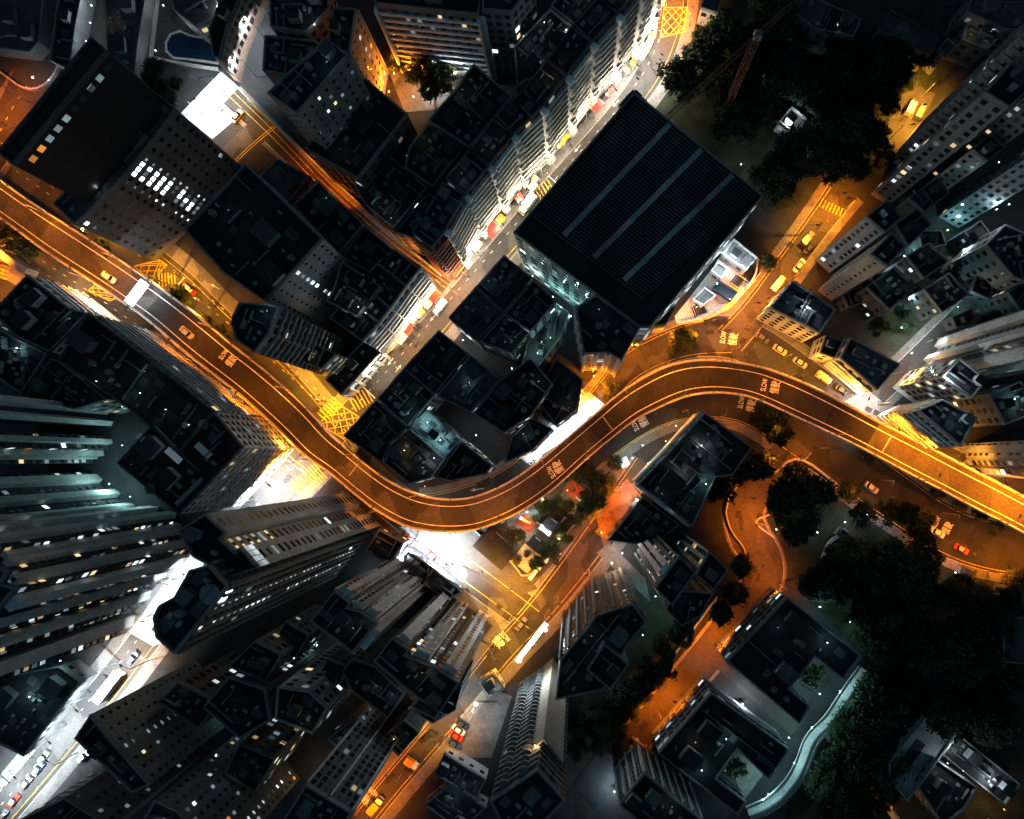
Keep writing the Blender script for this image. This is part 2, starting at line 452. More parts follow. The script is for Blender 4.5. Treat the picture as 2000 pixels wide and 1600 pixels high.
bars(MAIN, 'crossing', (1048, 382), (1080, 362), 5, 4.6, 0.35, 'yellow_paint')
bars(MAIN, 'crossing', (578, 962), (628, 918), 11, 6, 0.4, 'yellow_paint')
bars(G1, 'crossing', (32, 452), (0, 545), 13, 4.4, 0.55, 'yellow_paint')
bars(G1, 'crossing', (308, 548), (345, 545), 6, 4.0, 0.3, 'yellow_paint')
bars(RR[0], 'crossing', (1600, 395), (1652, 420), 8, 2.5, 0.35, 'yellow_paint')
mb = MB()
for a, b in [((705, 752), (733, 778)), ((1072, 345), (1090, 360)), ((333, 575), (360, 543))]: line(mb, P2(*a), P2(*b), 0.3, 0.113)
for i in range(5):
    line(mb, P2(1275 + i * 1.2, 12 + i * 8), P2(1284 + i * 1.2, 13 + i * 8), 0.5, 0.113)
mb.build('stop_line', 'white_paint', MAIN)
def arrow(parent, px, ang, L=2.6, z=0.114, m='white_paint', hook=0):
    c = Vector(P2(*px, max(0, z))); a = math.radians(ang); u = Vector((math.cos(a), math.sin(a))); v = Vector((-u.y, u.x))
    mb = MB(); line(mb, c - u * L / 2, c + u * L * .15, 0.2, z)
    t = [c + u * L * .15 + v * .45, c + u * L * .15 - v * .45, c + u * L * .55]
    mb.add([(*p, z + .001) for p in (t[0], t[1], t[2])], [(0, 1, 2)])
    if hook:
        e = c + v * hook * 0.9 - u * .1; line(mb, c - u * .2, e, 0.2, z + .002)
    mb.build('arrow_marking', m, parent)
for px, an, hk in [((846, 620), 232, 0), ((763, 706), 232, -1), ((778, 720), 52, 1), ((1128, 290), 232, 0), ((1203, 202), 232, 0)]: arrow(MAIN, px, an, hook=hk)
for px, an in [((385, 585), 150), ((420, 560), 150)]: arrow(G1, px, an)
arrow(RAMP, (932, 956), 190, 4)
def roadtext(parent, body, px, ang, size, z, m='white_paint', sx=1.0, sy=1.0):
    c = bpy.data.curves.new('t', 'FONT'); c.body = body; c.align_x = 'CENTER'; c.align_y = 'CENTER'; c.size = size; c.offset = 0.008 * size
    o = bpy.data.objects.new('t', c); COL.objects.link(o)
    dg = bpy.context.evaluated_depsgraph_get()
    me = bpy.data.meshes.new_from_object(o.evaluated_get(dg))
    bpy.data.objects.remove(o)
    p = P(*px, z)
    a = math.radians(ang)
    me.transform(Matrix.Translation((p.x, p.y, z)) @ Matrix.Rotation(a, 4, 'Z') @ Matrix.Diagonal((sx, sy, 1, 1)))
    me.materials.clear(); me.materials.append(M[m])
    return link('road_text', me, parent)
def slow(parent, p1, p2, ang, z, k=1.0):
    roadtext(parent, 'SLOW', p1, ang, 1.5 * k, z, sx=.85, sy=1.4)
    roadtext(parent, '慢駛', p2, ang, 1.8 * k, z, sx=1.0, sy=1.6)
slow(RAMP, (1413, 659), (1433, 663), 80, 0.115)
slow(WR, (1448, 786), (1468, 793), 78, 0.115)
slow(WR, (1240, 830), (1257, 822), 115, 0.115)
slow(RAMP, (1038, 904), (1053, 896), 117, 0.115)
slow(WR, (1829, 1021), (1851, 1032), 62, 0.115)
slow(NST, (986, 1244), (973, 1255), -47, 0.115)
slow(NST, (729, 1548), (715, 1564), -47, 0.115)

def patches(parent, c, h, n, seed, m='asphalt_new'):
    r = random.Random(seed)
    k = ubox0('road_patch', m); q0 = ubox0('manhole', 'dark_metal')
    for _ in range(n):
        i = r.randrange(2, len(c) - 2); p = Vector(c[i]); t = (Vector(c[i + 1]) - Vector(c[i - 1])).normalized(); nn = Vector((-t.y, t.x)); hh = h[i] if isinstance(h, list) else h
        q = p + nn * hh * r.uniform(-.9, .9)
        big = r.random() < .4
        o = link('road_patch' if big else 'manhole', k if big else q0, parent); o.location = (q.x, q.y, .104 if big else .106); o.rotation_euler.z = math.atan2(t.y, t.x)
        o.scale = (r.uniform(1.5, 4), r.uniform(.8, 2), .002) if big else (.75, .75, .002)
def ubox0(name, m):
    b = MB(); b.box((0, 0, 0), (1, 1, 1)); return b.mesh(name, m)
for rd, c_, h_, n_, sd_ in [(MAIN, mc, mh, 60, 1), (G1, gc, gh, 40, 2), (NST, nc, nh, 45, 3), (WR, wc, wh, 30, 4), (RAMP, rc, rh, 16, 5), (NR[0], NR[1], NR[2], 22, 6), (RR[0], RR[1], RR[2], 18, 7), (XR[0], XR[1], XR[2], 26, 8), (G4[0], G4[1], G4[2], 14, 9)]: patches(rd, c_, h_, n_, sd_)
# ------------------------------------------------------------------ flyover
FZ = 8.0
UL = [(-60, 308, -95, 360), (56, 394, 20, 438), (130, 440, 88, 490), (225, 502, 185, 552), (290, 547, 247, 594), (340, 583, 295, 628), (410, 637, 362, 688), (460, 680, 412, 726), (500, 710, 457, 760), (550, 752, 505, 802),
      (602, 800, 555, 848), (642, 848, 597, 892), (680, 879, 638, 917), (725, 917, 686, 958), (765, 945, 730, 993), (812, 966, 787, 1026), (850, 975, 835, 1036), (887, 977, 880, 1039), (922, 973, 930, 1035), (960, 960, 985, 1015),
      (1000, 940, 1032, 990), (1050, 905, 1085, 952), (1107, 857, 1146, 895), (1160, 812, 1200, 850), (1210, 768, 1243, 817), (1253, 740, 1277, 800), (1300, 716, 1313, 783), (1340, 706, 1346, 771), (1380, 703, 1381, 766), (1420, 706, 1416, 766),
      (1465, 713, 1453, 771), (1503, 722, 1487, 782), (1575, 750, 1553, 813), (1665, 797, 1638, 852), (1725, 830, 1695, 880), (1800, 867, 1772, 922), (1875, 907, 1845, 959), (1945, 942, 1915, 997), (2000, 972, 1970, 1023), (2110, 1030, 2080, 1085)]
sm = smooth([(*P2(a, b, FZ), *P2(c, d, FZ)) for a, b, c, d in UL], 2)
FU = [(q[0], q[1]) for q in sm]; FL = [(q[2], q[3]) for q in sm]
FO = empty('flyover', (0, 0, 0), 'long S-shaped two-lane flyover with pale lit parapets crossing the whole scene', 'flyover')
def lerp(t, e=0.0):
    return [(a[0] + (b[0] - a[0]) * t, a[1] + (b[1] - a[1]) * t) for a, b in zip(FU, FL)]
n = len(FU)
cuts = [0, int(n * .125), int(n * .315), int(n * .575), int(n * .825), int(n * .862), n - 1]
for i, (a, b) in enumerate(zip(cuts, cuts[1:])):
    mb = MB(); strip(mb, FU[a:b + 1], FL[a:b + 1], FZ, thick=1.1)
    mb.build('deck', ['asphalt', 'asphalt_new', 'asphalt', 'asphalt_new', 'asphalt_black', 'asphalt_old'][i], FO)
for (t0, t1) in ((-0.035, 0.0), (1.0, 1.035)):
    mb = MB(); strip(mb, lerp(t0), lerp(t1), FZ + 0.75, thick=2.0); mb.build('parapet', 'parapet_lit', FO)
for (t0, t1) in ((0.002, 0.03), (0.97, 0.998)):
    mb = MB(); strip(mb, lerp(t0), lerp(t1), FZ + 0.15, thick=0.14); mb.build('kerb', 'kerb', FO)
for t in (0.21, 0.83):
    mb = MB(); strip(mb, lerp(t - .012), lerp(t + .012), FZ + 0.012); mb.build('lane_line', 'white_paint', FO)
for a, b in [((681, 930), (700, 906)), ((1176, 812), (1198, 842)), ((1742, 850), (1724, 882))]:
    mb = MB(); line(mb, P2(*a, FZ), P2(*b, FZ), 0.4, FZ + 0.016); mb.build('joint', 'concrete', FO)
def along(c, step, ph=0.0):
    out = []; d = ph
    for a, b in zip(c, c[1:]):
        a = Vector(a); b = Vector(b); L = (b - a).length
        while d < L:
            out.append((a + (b - a) * d / L, math.atan2(b.y - a.y, b.x - a.x))); d += step
        d -= L
    return out
pm = MB(); pm.box((0, 0, 0.2), (0.28, 0.28, 0.4)); pmesh = pm.mesh('railing_post', 'dark_metal')
for c in (lerp(-0.018), lerp(1.018)):
    for p, a in along(c, 7.0):
        o = link('railing_post', pmesh, FO); o.location = (p.x, p.y, FZ + 0.95); o.rotation_euler.z = a
pi_ = MB(); pi_.prism([(-1.3, -.6), (1.3, -.6), (1.3, .6), (-1.3, .6)], 0, FZ - 2.2); pi_.prism([(-1.3, -.6), (1.3, -.6), (1.3, .6), (-1.3, .6)], FZ - 2.2, FZ - 1.15, shrink=[(-3.6, -.8), (3.6, -.8), (3.6, .8), (-3.6, .8)])
pim = pi_.mesh('pier', 'concrete')
for p, a in along(lerp(.5), 27.0, 8.0):
    o = link('pier', pim, FO); o.location = (p.x, p.y, 0.02); o.rotation_euler.z = a + PI / 2
slow(FO, (1493, 752), (1515, 757), 78, FZ + 0.014)
slow(FO, (1077, 922), (1091, 912), 117, FZ + 0.014)
slow(FO, (437, 693), (452, 706), 52, FZ + 0.014, .9)

# ------------------------------------------------------------------ buildings
WM = {}
for k in ('glass_dark', 'glass_grey', 'lit_white', 'lit_dim', 'lit_warm', 'lit_amber', 'lit_strong', 'lit_violet'):
    b = MB(); b.box((0, 0, 0), (1, 1, 1)); WM[k] = b.mesh('window', k)
boxm = {}
def ubox(name, m):
    k = (name, m)
    if k not in boxm:
        b = MB(); b.box((0, 0, 0.5), (1, 1, 1)); boxm[k] = b.mesh(name, m)
    return boxm[k]
cylm = {}
def ucyl(name, m):
    k = (name, m)
    if k not in cylm:
        b = MB(); b.cyl((0, 0), 1, 1, 0, 1, 16); b.cyl((0, 0), .35, .3, 1, 1.12, 8); cylm[k] = b.mesh(name, m)
    return cylm[k]
NB = [0]
def put(name, me, parent, loc, size, rz=0.0):
    o = link(name, me, parent); o.location = loc; o.scale = size; o.rotation_euler.z = rz
    return o
def bld(name, label, cat, pts, z, wall='mid', roof='black', base=False, bay=3.4, fh=3.1, ww=1.5, wh=1.5, lit=0.05, warm=0.3, bands=0, piers=0, bays=None, par=0.9, parm='parapet', junk=6, group=None, win=True, glass='glass_dark', bandm='wall_pale', maxf=99, lits=1, litcol=None, pier_d=0.5, plain=False):
    NB[0] += 1
    r = random.Random(NB[0] * 13 + 5)
    poly = ccw([P2(x, y, 0 if base else z) for x, y in pts])
    cx = sum(p[0] for p in poly) / len(poly); cy = sum(p[1] for p in poly) / len(poly)
    E0 = empty(name, (cx, cy, 0), label, cat, group)
    poly = [(x - cx, y - cy) for x, y in poly]
    mb = MB(); mb.prism(poly, 0, z, top=False); mb.build('wall', 'wall_' + wall, E0)
    mb = MB(); q = inset(poly, 0.0); mb.add([(x, y, z - .01) for x, y in q], [tuple(range(len(q)))]); mb.build('roof', 'roof_' + roof, E0)
    if par:
        mb = MB(); ring(mb, inset(poly, -0.05), inset(poly, 0.33), z - .3, z + par); mb.build('parapet', parm, E0)
    vis = [i for i in range(len(poly)) if True]
    best = (0, -1)
    for i in vis:
        a, b = Vector(poly[i]), Vector(poly[(i + 1) % len(poly)]); L = (b - a).length; u = (b - a).normalized(); c = (a + b) / 2 + Vector((cx, cy))
        if c.length > 1 and Vector((u.y, -u.x)).dot(-c) / c.length >= 0.1 and L > best[0]: best = (L, i)
    wins = []; nbands = 0; nbay = 0; npier = 0
    for i in range(len(poly)):
        a, b = Vector(poly[i]), Vector(poly[(i + 1) % len(poly)])
        L = (b - a).length
        if L < 2.2: continue
        u = (b - a) / L; nrm = Vector((u.y, -u.x)); c = (a + b) / 2 + Vector((cx, cy))
        if c.length < 1 or nrm.dot(-c) / c.length < 0.1: continue
        ang = math.atan2(u.y, u.x)
        nf = max(1, min(maxf, int((z - 1.0) / fh)))
        nb = max(1, round(L / bay))
        bxs = []
        if bays:
            pitch, wid, dep = bays
            k = max(1, round(L / pitch)); pitch = L / k
            for j in range(k):
                if nbay >= 90: break
                nbay += 1
                t = (j + .5) * pitch
                bc = a + u * t + nrm * dep / 2
                m_ = MB(); m_.box((bc.x, bc.y, (z - .8) / 2), (wid * pitch, dep, z - .8), ang); m_.build('bay', 'wall_' + (bandm[5:] if bandm.startswith('wall_') else wall), E0)
                bxs.append((t - wid * pitch / 2, t + wid * pitch / 2, dep))
        if piers:
            k = max(1, round(nb / piers))
            for j in range(k + 1):
                if npier >= 95: break
                npier += 1
                bc = a + u * (L * j / k) + nrm * pier_d / 2
                m_ = MB(); m_.box((bc.x, bc.y, z / 2), (0.55, pier_d, z - .2), ang); m_.build('pier', bandm, E0)
        for f in range(nf):
            zc = z - 1.9 - f * fh
            if bands and nbands < 100:
                nbands += 1
                bc = (a + b) / 2 + nrm * bands / 2
                m_ = MB(); m_.box((bc.x, bc.y, zc - 1.0), (L - .3, bands, 0.9), ang); m_.build('balcony', bandm, E0)
            if litcol and i == best[1]:
                for fr, k_, w0, h0 in litcol:
                    p = a + u * (L * fr) + nrm * (0.05 + max([dp for t0, t1, dp in bxs if t0 < L * fr < t1] or [0]))
                    if r.random() < .93: wins.append((zc + .01, p, ang, w0, k_ if r.random() < .8 else 'lit_dim', h0))
            if not win: continue
            for j in range(nb):
                t = (j + .5) / nb * L
                d = 0.03
                for (t0, t1, dp) in bxs:
                    if t0 < t < t1: d = dp + .03
                if plain and d > .1: continue
                if litcol and i == best[1] and any(abs(t - L * q_[0]) < 1.2 for q_ in litcol): continue
                k = glass
                if r.random() < lit:
                    k = r.choices(['lit_white', 'lit_dim', 'lit_warm', 'lit_amber'], [.4 * (1 - warm), .6 * (1 - warm), warm * .92, warm * .08])[0]
                elif r.random() < .25: k = 'glass_grey'
                p = a + u * t + nrm * d
                wins.append((zc, p, ang, min(ww, L / nb * .8) * r.choice((1, 1, .8)), k, wh))
    wins.sort(key=lambda x: -x[0])
    for zc, p, ang, w_, k, wh_ in wins[:100]:
        put('window', WM[k], E0, (p.x, p.y, zc), (w_, .12, wh_), ang)
    if len(wins) > 100:
        ks = sorted(set(x[4] for x in wins[100:]))
        mb = MB()
        for zc, p, ang, w_, k, wh_ in wins[100:]: mb.box((p.x, p.y, zc), (w_, .12, wh_), ang, ks.index(k))
        mb.build('windows', ks, E0)['kind'] = 'stuff'
    # things fixed to the roof
    e = max(range(len(poly)), key=lambda i: (Vector(poly[i]) - Vector(poly[(i + 1) % len(poly)])).length)
    d = Vector(poly[(e + 1) % len(poly)]) - Vector(poly[e]); ra = math.atan2(d.y, d.x)
    inn = inset(poly, 1.6); xs = [p[0] for p in poly]; ys = [p[1] for p in poly]
    A = abs(area(poly)); used = []
    def spot(rad):
        for _ in range(30):
            q = (r.uniform(min(xs), max(xs)), r.uniform(min(ys), max(ys)))
            if inside(inn, q) and all(inside(poly, (q[0] + rad * math.cos(k), q[1] + rad * math.sin(k))) for k in (0, 1.57, 3.14, 4.71)) and all(math.hypot(q[0] - x, q[1] - y) > rad + rr for x, y, rr in used):
                used.append((*q, rad)); return q
    if junk:
        for _ in range(1 + (A > 160)):
            sz = min(5, max(2.2, math.sqrt(A) * .25)); q = spot(sz * .7)
            if q:
                hh = r.uniform(2.2, 3.2)
                o = put('stair_house', ubox('stair_house', 'wall_' + wall), E0, (*q, z - .01), (sz, sz * r.uniform(.6, .9), hh), ra)
                o2 = put('hut_roof', ubox('hut_roof', 'roof_dark' if r.random() < .6 else 'roof_grey'), E0, (*q, z + hh - .02), (sz + .3, sz * .85 + .3, .18), ra)
        for _ in range(1 + (A > 120) + (A > 260)):     # low walls that divide the roof
            t = r.uniform(.22, .78); ax = r.choice((0, 1)); ca, sa = math.cos(ra + ax * PI / 2), math.sin(ra + ax * PI / 2)
            q = (r.uniform(min(xs), max(xs)), r.uniform(min(ys), max(ys)))
            if not inside(inn, q): continue
            l0 = l1 = 0.0
            while inside(inn, (q[0] + ca * (l1 + .5), q[1] + sa * (l1 + .5))) and l1 < 30: l1 += .5
            while inside(inn, (q[0] - ca * (l0 + .5), q[1] - sa * (l0 + .5))) and l0 < 30: l0 += .5
            if l0 + l1 > 3: put('roof_wall', ubox('roof_wall', 'parapet'), E0, (q[0] + ca * (l1 - l0) / 2, q[1] + sa * (l1 - l0) / 2, z - .01), (l0 + l1 + 1.4, .22, .7), ra + ax * PI / 2)
        for _ in range(int(1.7 * junk * min(2.0, .45 + A / 220))):
            k = r.random(); q = spot(.8)
            if not q: continue
            if k < .1: put('water_tank', ucyl('water_tank', 'tank'), E0, (*q, z - .01), (.8, .8, 1.5), 0)
            elif k < .45:
                s_ = r.uniform(.6, 1.4); put('air_conditioner', ubox('air_conditioner', 'machine'), E0, (*q, z - .01), (s_, s_ * .6, .9), ra + r.choice((0, PI / 2)))
            elif k < .75: put('roof_screen', ubox('roof_screen', 'parapet'), E0, (*q, z - .01), (r.uniform(2.5, 6), .22, .9), ra + r.choice((0, PI / 2)))
            else: put('roof_patch', ubox('roof_patch', 'roof_grey'), E0, (*q, z - .01), (r.uniform(1.8, 3.4), r.uniform(1.5, 2.4), .08), ra)
    if junk >= 3 and z < 62 and r.random() < .8:  # lamp posts added at random spots to spill light over dark roofs
        for _ in range(1 + (junk > 7)):
            q = spot(.5)
            if q:
                o = put('roof_lamp', ubox('roof_lamp', 'dark_metal'), E0, (*q, z), (.18, .18, 1.6), ra)
                dl = bpy.data.lights.new('lamp_light', 'POINT'); dl.energy = r.uniform(14, 75); dl.color = r.choice([(.8, .95, 1), (.55, .95, 1), (.55, .95, 1), (1, .75, .45)]); dl.shadow_soft_size = .1
                lo = link('roof_light', dl, E0); lo.location = (q[0], q[1], z + 1.9)
    return E0, poly, (cx, cy), ra
# name, label, category, outline (roof corners unless base), height, options
AP, TW, SH, OF = 'apartment_block', 'residential_tower', 'shop_house', 'office_block'
def bb(label, pts, z, name=AP, cat='building', **k):
    return bld(name, label, cat, pts, z, **k)
TOWER = dict(lit=.14, warm=.25, fh=2.9, bay=2.6, ww=1.3, wh=1.3)
# --- upper left
X1 = bb('black block with one row of ten lit windows under its roof edge', [(183, 75), (213, 103), (30, 325), (0, 300)], 56, OF, wall='black', lit=0, win=False, roof='black', junk=0, parm='wall_dark')
bb('grey block with a bright grid of lit windows beside the floodlit court', [(310, 184), (346, 215), (300, 277), (222, 372), (150, 440), (108, 400), (262, 236)], 33, OF, roof='grey', warm=.05, junk=3, parm='parapet', wall='mid', lit=0.03, bay=3.4, ww=1.1, wh=1.2, litcol=[(0.22, 'lit_white', 0.6, 0.6), (0.4, 'lit_strong', 1.1, 1.2), (0.5, 'lit_strong', 1.1, 1.2), (0.6, 'lit_strong', 1.0, 1.2), (0.7, 'lit_white', 0.7, 0.6)])
bb('brown-pink block with rows of small windows lit white from the street', [(431, 118), (444, 62), (470, 0), (500, -70), (470, -80), (410, 60), (418, 112)], 12, wall='pink', lit=0, junk=1, fh=2.8, bay=2.6)
bb('low podium house above the swimming pool with pale sloping walls', [(330, -30), (400, -40), (440, 30), (385, 55), (340, 20)], 9, wall='pale', roof='grey', junk=2, lit=.3)
# --- upper centre
bb('low black-roofed house at the top beside the white-lit street', [(528, -25), (640, -30), (645, 20), (600, 66), (530, 55)], 22, wall='mid', lit=.15)
bb('black-roofed house with pale slab edges left of the slab block', [(520, 72), (618, 82), (652, 110), (610, 160), (515, 140)], 20, wall='mid', lit=.1, junk=10)
bb('long slab block with eleven rows of lit windows above the tree courtyard', [(733, 10), (935, 32), (950, -60), (735, -70)], 30, TW, bay=3.0, fh=2.7, warm=.2, piers=7, wall='mid', bands=0.5, bandm='wall_pale', lit=0.14, ww=1.1, wh=1.0, pier_d=1.6)
bb('narrow wing with steep amber-lit wall closing the tree courtyard', [(652, 18), (697, 20), (684, 106), (640, 100)], 30, TW, wall='beige', warm=.6, bay=2.6, piers=4, bandm='wall_grey', fh=2.8, lit=0.2, ww=1.0, wh=1.0)
bb('dim grey corner tower right of the slab block', [(942, 22), (1000, 26), (1045, -30), (950, -60)], 31, TW, wall='mid', lit=.12, bay=2.6)
bb('dark tower with spotted windows facing the alley head', [(582, 225), (682, 110), (640, 78), (560, 150), (525, 185)], 44, TW, wall='mid', lit=.16, warm=.05, bay=2.6, ww=0.8, wh=1.0)
bb('largest plain black roof between the alley and the tree courtyard', [(715, 156), (797, 225), (700, 350), (597, 292)], 25, wall='dark', lit=.1, junk=4)
bb('small roof with one pale hut right of the tree courtyard', [(880, 188), (926, 128), (1000, 190), (918, 290), (838, 238)], 25, wall='dark', junk=10)
bb('black roof below the tree courtyard with a lit gap on its left', [(800, 290), (836, 242), (905, 294), (846, 366), (792, 330)], 21, wall='dark', junk=7)
bb('cluttered grey roof along the alley above its orange stretch', [(692, 362), (757, 302), (835, 368), (770, 448), (715, 402)], 18, wall='mid', junk=9, lit=.15)
bb('little roof at the alley foot behind the terraced facade', [(772, 455), (838, 378), (868, 402), (815, 468)], 17, wall='mid', junk=6)
bb('dark roof with bright rooftop lamps behind the terraced facade', [(925, 300), (1005, 196), (1045, 170), (1080, 130), (1030, 225), (955, 300)], 23, wall='dark', junk=8)
bb('row roof with pale huts at the top behind the terraced facade', [(1005, 95), (1075, 20), (1125, 60), (1062, 145), (1010, 170)], 24, wall='dark', junk=12)
bb('roof touching the top edge behind the terraced facade', [(1075, 15), (1120, -40), (1180, -30), (1150, 30), (1128, 56)], 24, wall='dark', junk=8)
# --- terraced street facade, split at its pale stair pilasters
TB = [(886, 546), (908, 517), (941, 458), (981, 410), (1021, 358), (1068, 313), (1110, 260), (1151, 205), (1195, 158), (1232, 112), (1262, 70), (1280, 15), (1284, -40)]
tw = ['brick', 'pale', 'pale', 'white', 'pale', 'grey', 'white', 'pale', 'grey', 'pale', 'grey', 'grey']
tl = ['red-brown corner house where the alley meets the main street', 'pale terrace house of open balconies second from the alley corner', 'grey terrace house above the crimson awning', 'white-balconied terrace house beside the box truck', 'grey terrace house left of the small street crossing',
      'dim terrace house in the middle of the curved street row', 'pale terrace house above the glowing shop entrance', 'grey terrace house over the large red awning', 'dim terrace house over the floodlit pavement', 'slim grey terrace house above the yellow stall', 'dark curved terrace house beside the hatched curve', 'topmost dark terrace house cut by the picture edge']
for i in range(12):
    a, b = TB[i], TB[i + 1]
    dx, dy = b[0] - a[0], b[1] - a[1]; q = math.hypot(dx, dy); nx, ny = dy / q * 42, -dx / q * 42
    zz = 31.5
    bb(tl[i], [a, b, (b[0] + nx, b[1] + ny), (a[0] + nx, a[1] + ny)], zz, 'terrace_house', wall='dark', base=True, bands=0.9, bandm='wall_' + tw[i], fh=2.75, bay=2.8, lit=.1, warm=.25, junk=4, ww=1.9, par=.5, parm='roof_grey', group='terraced houses along the main street')
    # pale stair pilaster on the joint, a shaft with offset flights
    if i:
        p = P(*a); t = math.atan2(-dy, dx)
        o = empty('stair_tower', (p.x, p.y, 0), near('grey stair tower', a[0], a[1] - 40), 'stair tower', 'stair towers on the terraced street row', t)
        m_ = MB(); m_.box((0, -.3, 15.5), (1.5, 3.0, 31), 0); m_.build('shaft', 'wall_white', o)
        for k in range(10):
            m_ = MB(); m_.box((.3 * (-1) ** k, -2.1, 2.4 + k * 2.9), (1.9, .8, 1.3), 0); m_.build('landing', 'wall_pale', o)
# --- between alley and flyover
bb('low flat grey roof lit from the court below the alley', [(510, 346), (545, 312), (607, 346), (565, 397)], 13, wall='mid', roof='grey', junk=1)
bb('largest black roof in the block above the flyover', [(520, 590), (440, 535), (362, 450), (435, 372), (482, 322), (632, 468)], 38, OF, wall='grey', warm=0, junk=5, fh=3.2, bay=3, litcol=[(0.5, 'lit_white', 1.0, 1.5)], lit=0.02, ww=0.7, wh=0.9)
bb('black roof between the orange alley and the dotted grey wall', [(574, 402), (622, 354), (712, 440), (662, 500), (640, 474)], 21, wall='dark', junk=3)
bb('dark roof with seams at the foot of the alley', [(715, 444), (765, 486), (826, 522), (775, 580), (710, 525), (668, 505)], 19, wall='dark', junk=7)
bb('square hatch roof left of the balcony shop row', [(668, 512), (745, 560), (700, 620), (640, 590), (655, 560)], 24, wall='mid', junk=8)
bb('curved ribbed tower rising left of the balcony shop row', [(470, 592), (520, 594), (548, 600), (528, 652), (500, 690), (462, 664), (455, 625)], 46, TW, wall='mid', bands=.7, bandm='wall_mid', bay=2.6, lit=.1, warm=.5)
bb('dim balcony block standing over the amber junction road', [(558, 650), (660, 692), (630, 722), (545, 690), (535, 660)], 20, wall='mid', bands=.6, bandm='wall_grey', lit=.25)
J = [[(822, 526), (795, 560), (738, 515), (772, 488)], [(795, 560), (764, 603), (702, 552), (738, 515)], [(764, 603), (742, 632), (680, 582), (702, 552)], [(742, 632), (710, 668), (645, 622), (680, 582)]]
jl = ['white-framed balcony house at the crossing with the alley', 'second white-framed balcony house above the yellow awning', 'narrow white balcony house above the lower red awning', 'white balcony house above the blinding shop front']
for p, l in zip(J, jl): bb(l, p, 22, 'balcony_house', wall='white', bands=.9, bandm='wall_white', fh=3.0, bay=2.4, lit=.12, junk=5, group='white balcony houses along the main street')
bb('low corner house with a lit white colonnade beside the hatched junction', [(744, 690), (668, 772), (636, 742), (716, 662)], 9, SH, wall='white', bay=2.6, piers=1, bandm='wall_white', lit=.4, warm=.2, junk=3, fh=3.2, ww=2)
# --- lower left of the flyover
bb('white balconied corner block glowing beside the gantry sign', [(57, 538), (138, 603), (175, 613), (100, 688), (30, 655), (-10, 610)], 22, wall='white', bands=.6, bandm='wall_white', lit=.05, fh=2.9, bay=2.6, junk=5)
bb('long dark block with a ribbed wall along the flyover', [(178, 614), (300, 708), (420, 803), (352, 882), (255, 800), (118, 703)], 31, wall='mid', bands=.6, bandm='wall_pale', fh=2.7, bay=2.6, lit=.12, roof='brown', junk=6, parm='roof_grey')
X2 = bb('dark two-dome roof block with amber-lit end walls', [(420, 805), (477, 873), (352, 1004), (232, 905), (300, 832), (352, 884)], 32, wall='pale', fh=2.8, bay=2.2, ww=1.1, lit=.05, junk=4, roof='brown', bands=.3, bandm='wall_pale', parm='roof_grey')
bb('dark block on the left edge below the white corner block', [(-30, 620), (30, 660), (96, 692), (45, 770), (-30, 720)], 20, wall='mid', lit=.2, warm=.1, junk=8)
bb('dim block with a few cool lit windows left of the ribbed block', [(104, 700), (118, 706), (212, 780), (150, 800), (52, 778)], 19, wall='mid', lit=.3, warm=.3, junk=8)
bb('low left-edge house above an amber strip', [(-40, 775), (60, 790), (40, 800), (-40, 800)], 10, wall='mid', junk=1)
# --- far left towers, given by their feet
bb('uppermost ribbed tower leaning out of the left edge', [(197, 798), (212, 815), (205, 832), (100, 832), (90, 790)], 90, TW, base=True, bandm='wall_pale', wall='dark', bays=(6, 0.55, 1.8), plain=True, lit=0.25, warm=0.3, fh=2.9, bay=2.2, ww=1.3)
bb('second left-edge tower with slanting balcony beams', [(205, 852), (214, 878), (180, 884), (182, 905), (60, 905), (60, 850)], 90, TW, base=True, warm=.2, fh=2.9, wall='dark', bays=(5, 0.3, 1.5), plain=True, bandm='wall_pale', lit=0.2, bay=1.8)
bb('third left-edge tower with a teal-lit foot', [(170, 922), (205, 955), (242, 980), (225, 1000), (120, 1010), (80, 950)], 90, TW, base=True, warm=.2, fh=2.9, wall='dark', bays=(5, 0.35, 1.5), plain=True, bandm='wall_pale', lit=0.22, bay=1.8)
bb('largest left tower with grey bands and rows of lit flats', [(322, 1002), (350, 1016), (340, 1032), (360, 1048), (352, 1064), (372, 1070), (340, 1108), (318, 1106), (312, 1140), (288, 1140), (282, 1180), (258, 1182), (248, 1236), (140, 1250), (130, 1090), (230, 990)], 65, TW, base=True, fh=2.7, pier_d=.6, wall='dark', bays=(6.5, 0.42, 1.5), piers=0, plain=True, bandm='wall_pale', lit=0.3, warm=0.3, bay=1.7, ww=1.2, wh=1.5)
X4 = bb('black tower with two plain grey wings facing the white plaza', [(405, 1003), (445, 1040), (435, 1052), (462, 1078), (472, 1068), (508, 1108), (455, 1126), (380, 1086), (352, 1036)], 80, TW, wall='grey', fh=2.9, roof='black', junk=2, piers=0, bay=7.5, ww=2.0, wh=1.1, lit=0.08)
X3 = bb('dark striped tower with two dashed lines of lights', [(448, 1144), (345, 1275), (310, 1244), (304, 1205), (316, 1180), (345, 1165), (375, 1112), (412, 1102)], 84, TW, wall='dark', warm=.1, fh=2.6, ww=1.6, bandm='wall_mid', litcol=[(0.35, 'lit_white', 0.9, 0.8), (0.65, 'lit_white', 0.8, 0.6)], lit=0.02, piers=1, bay=2.2)
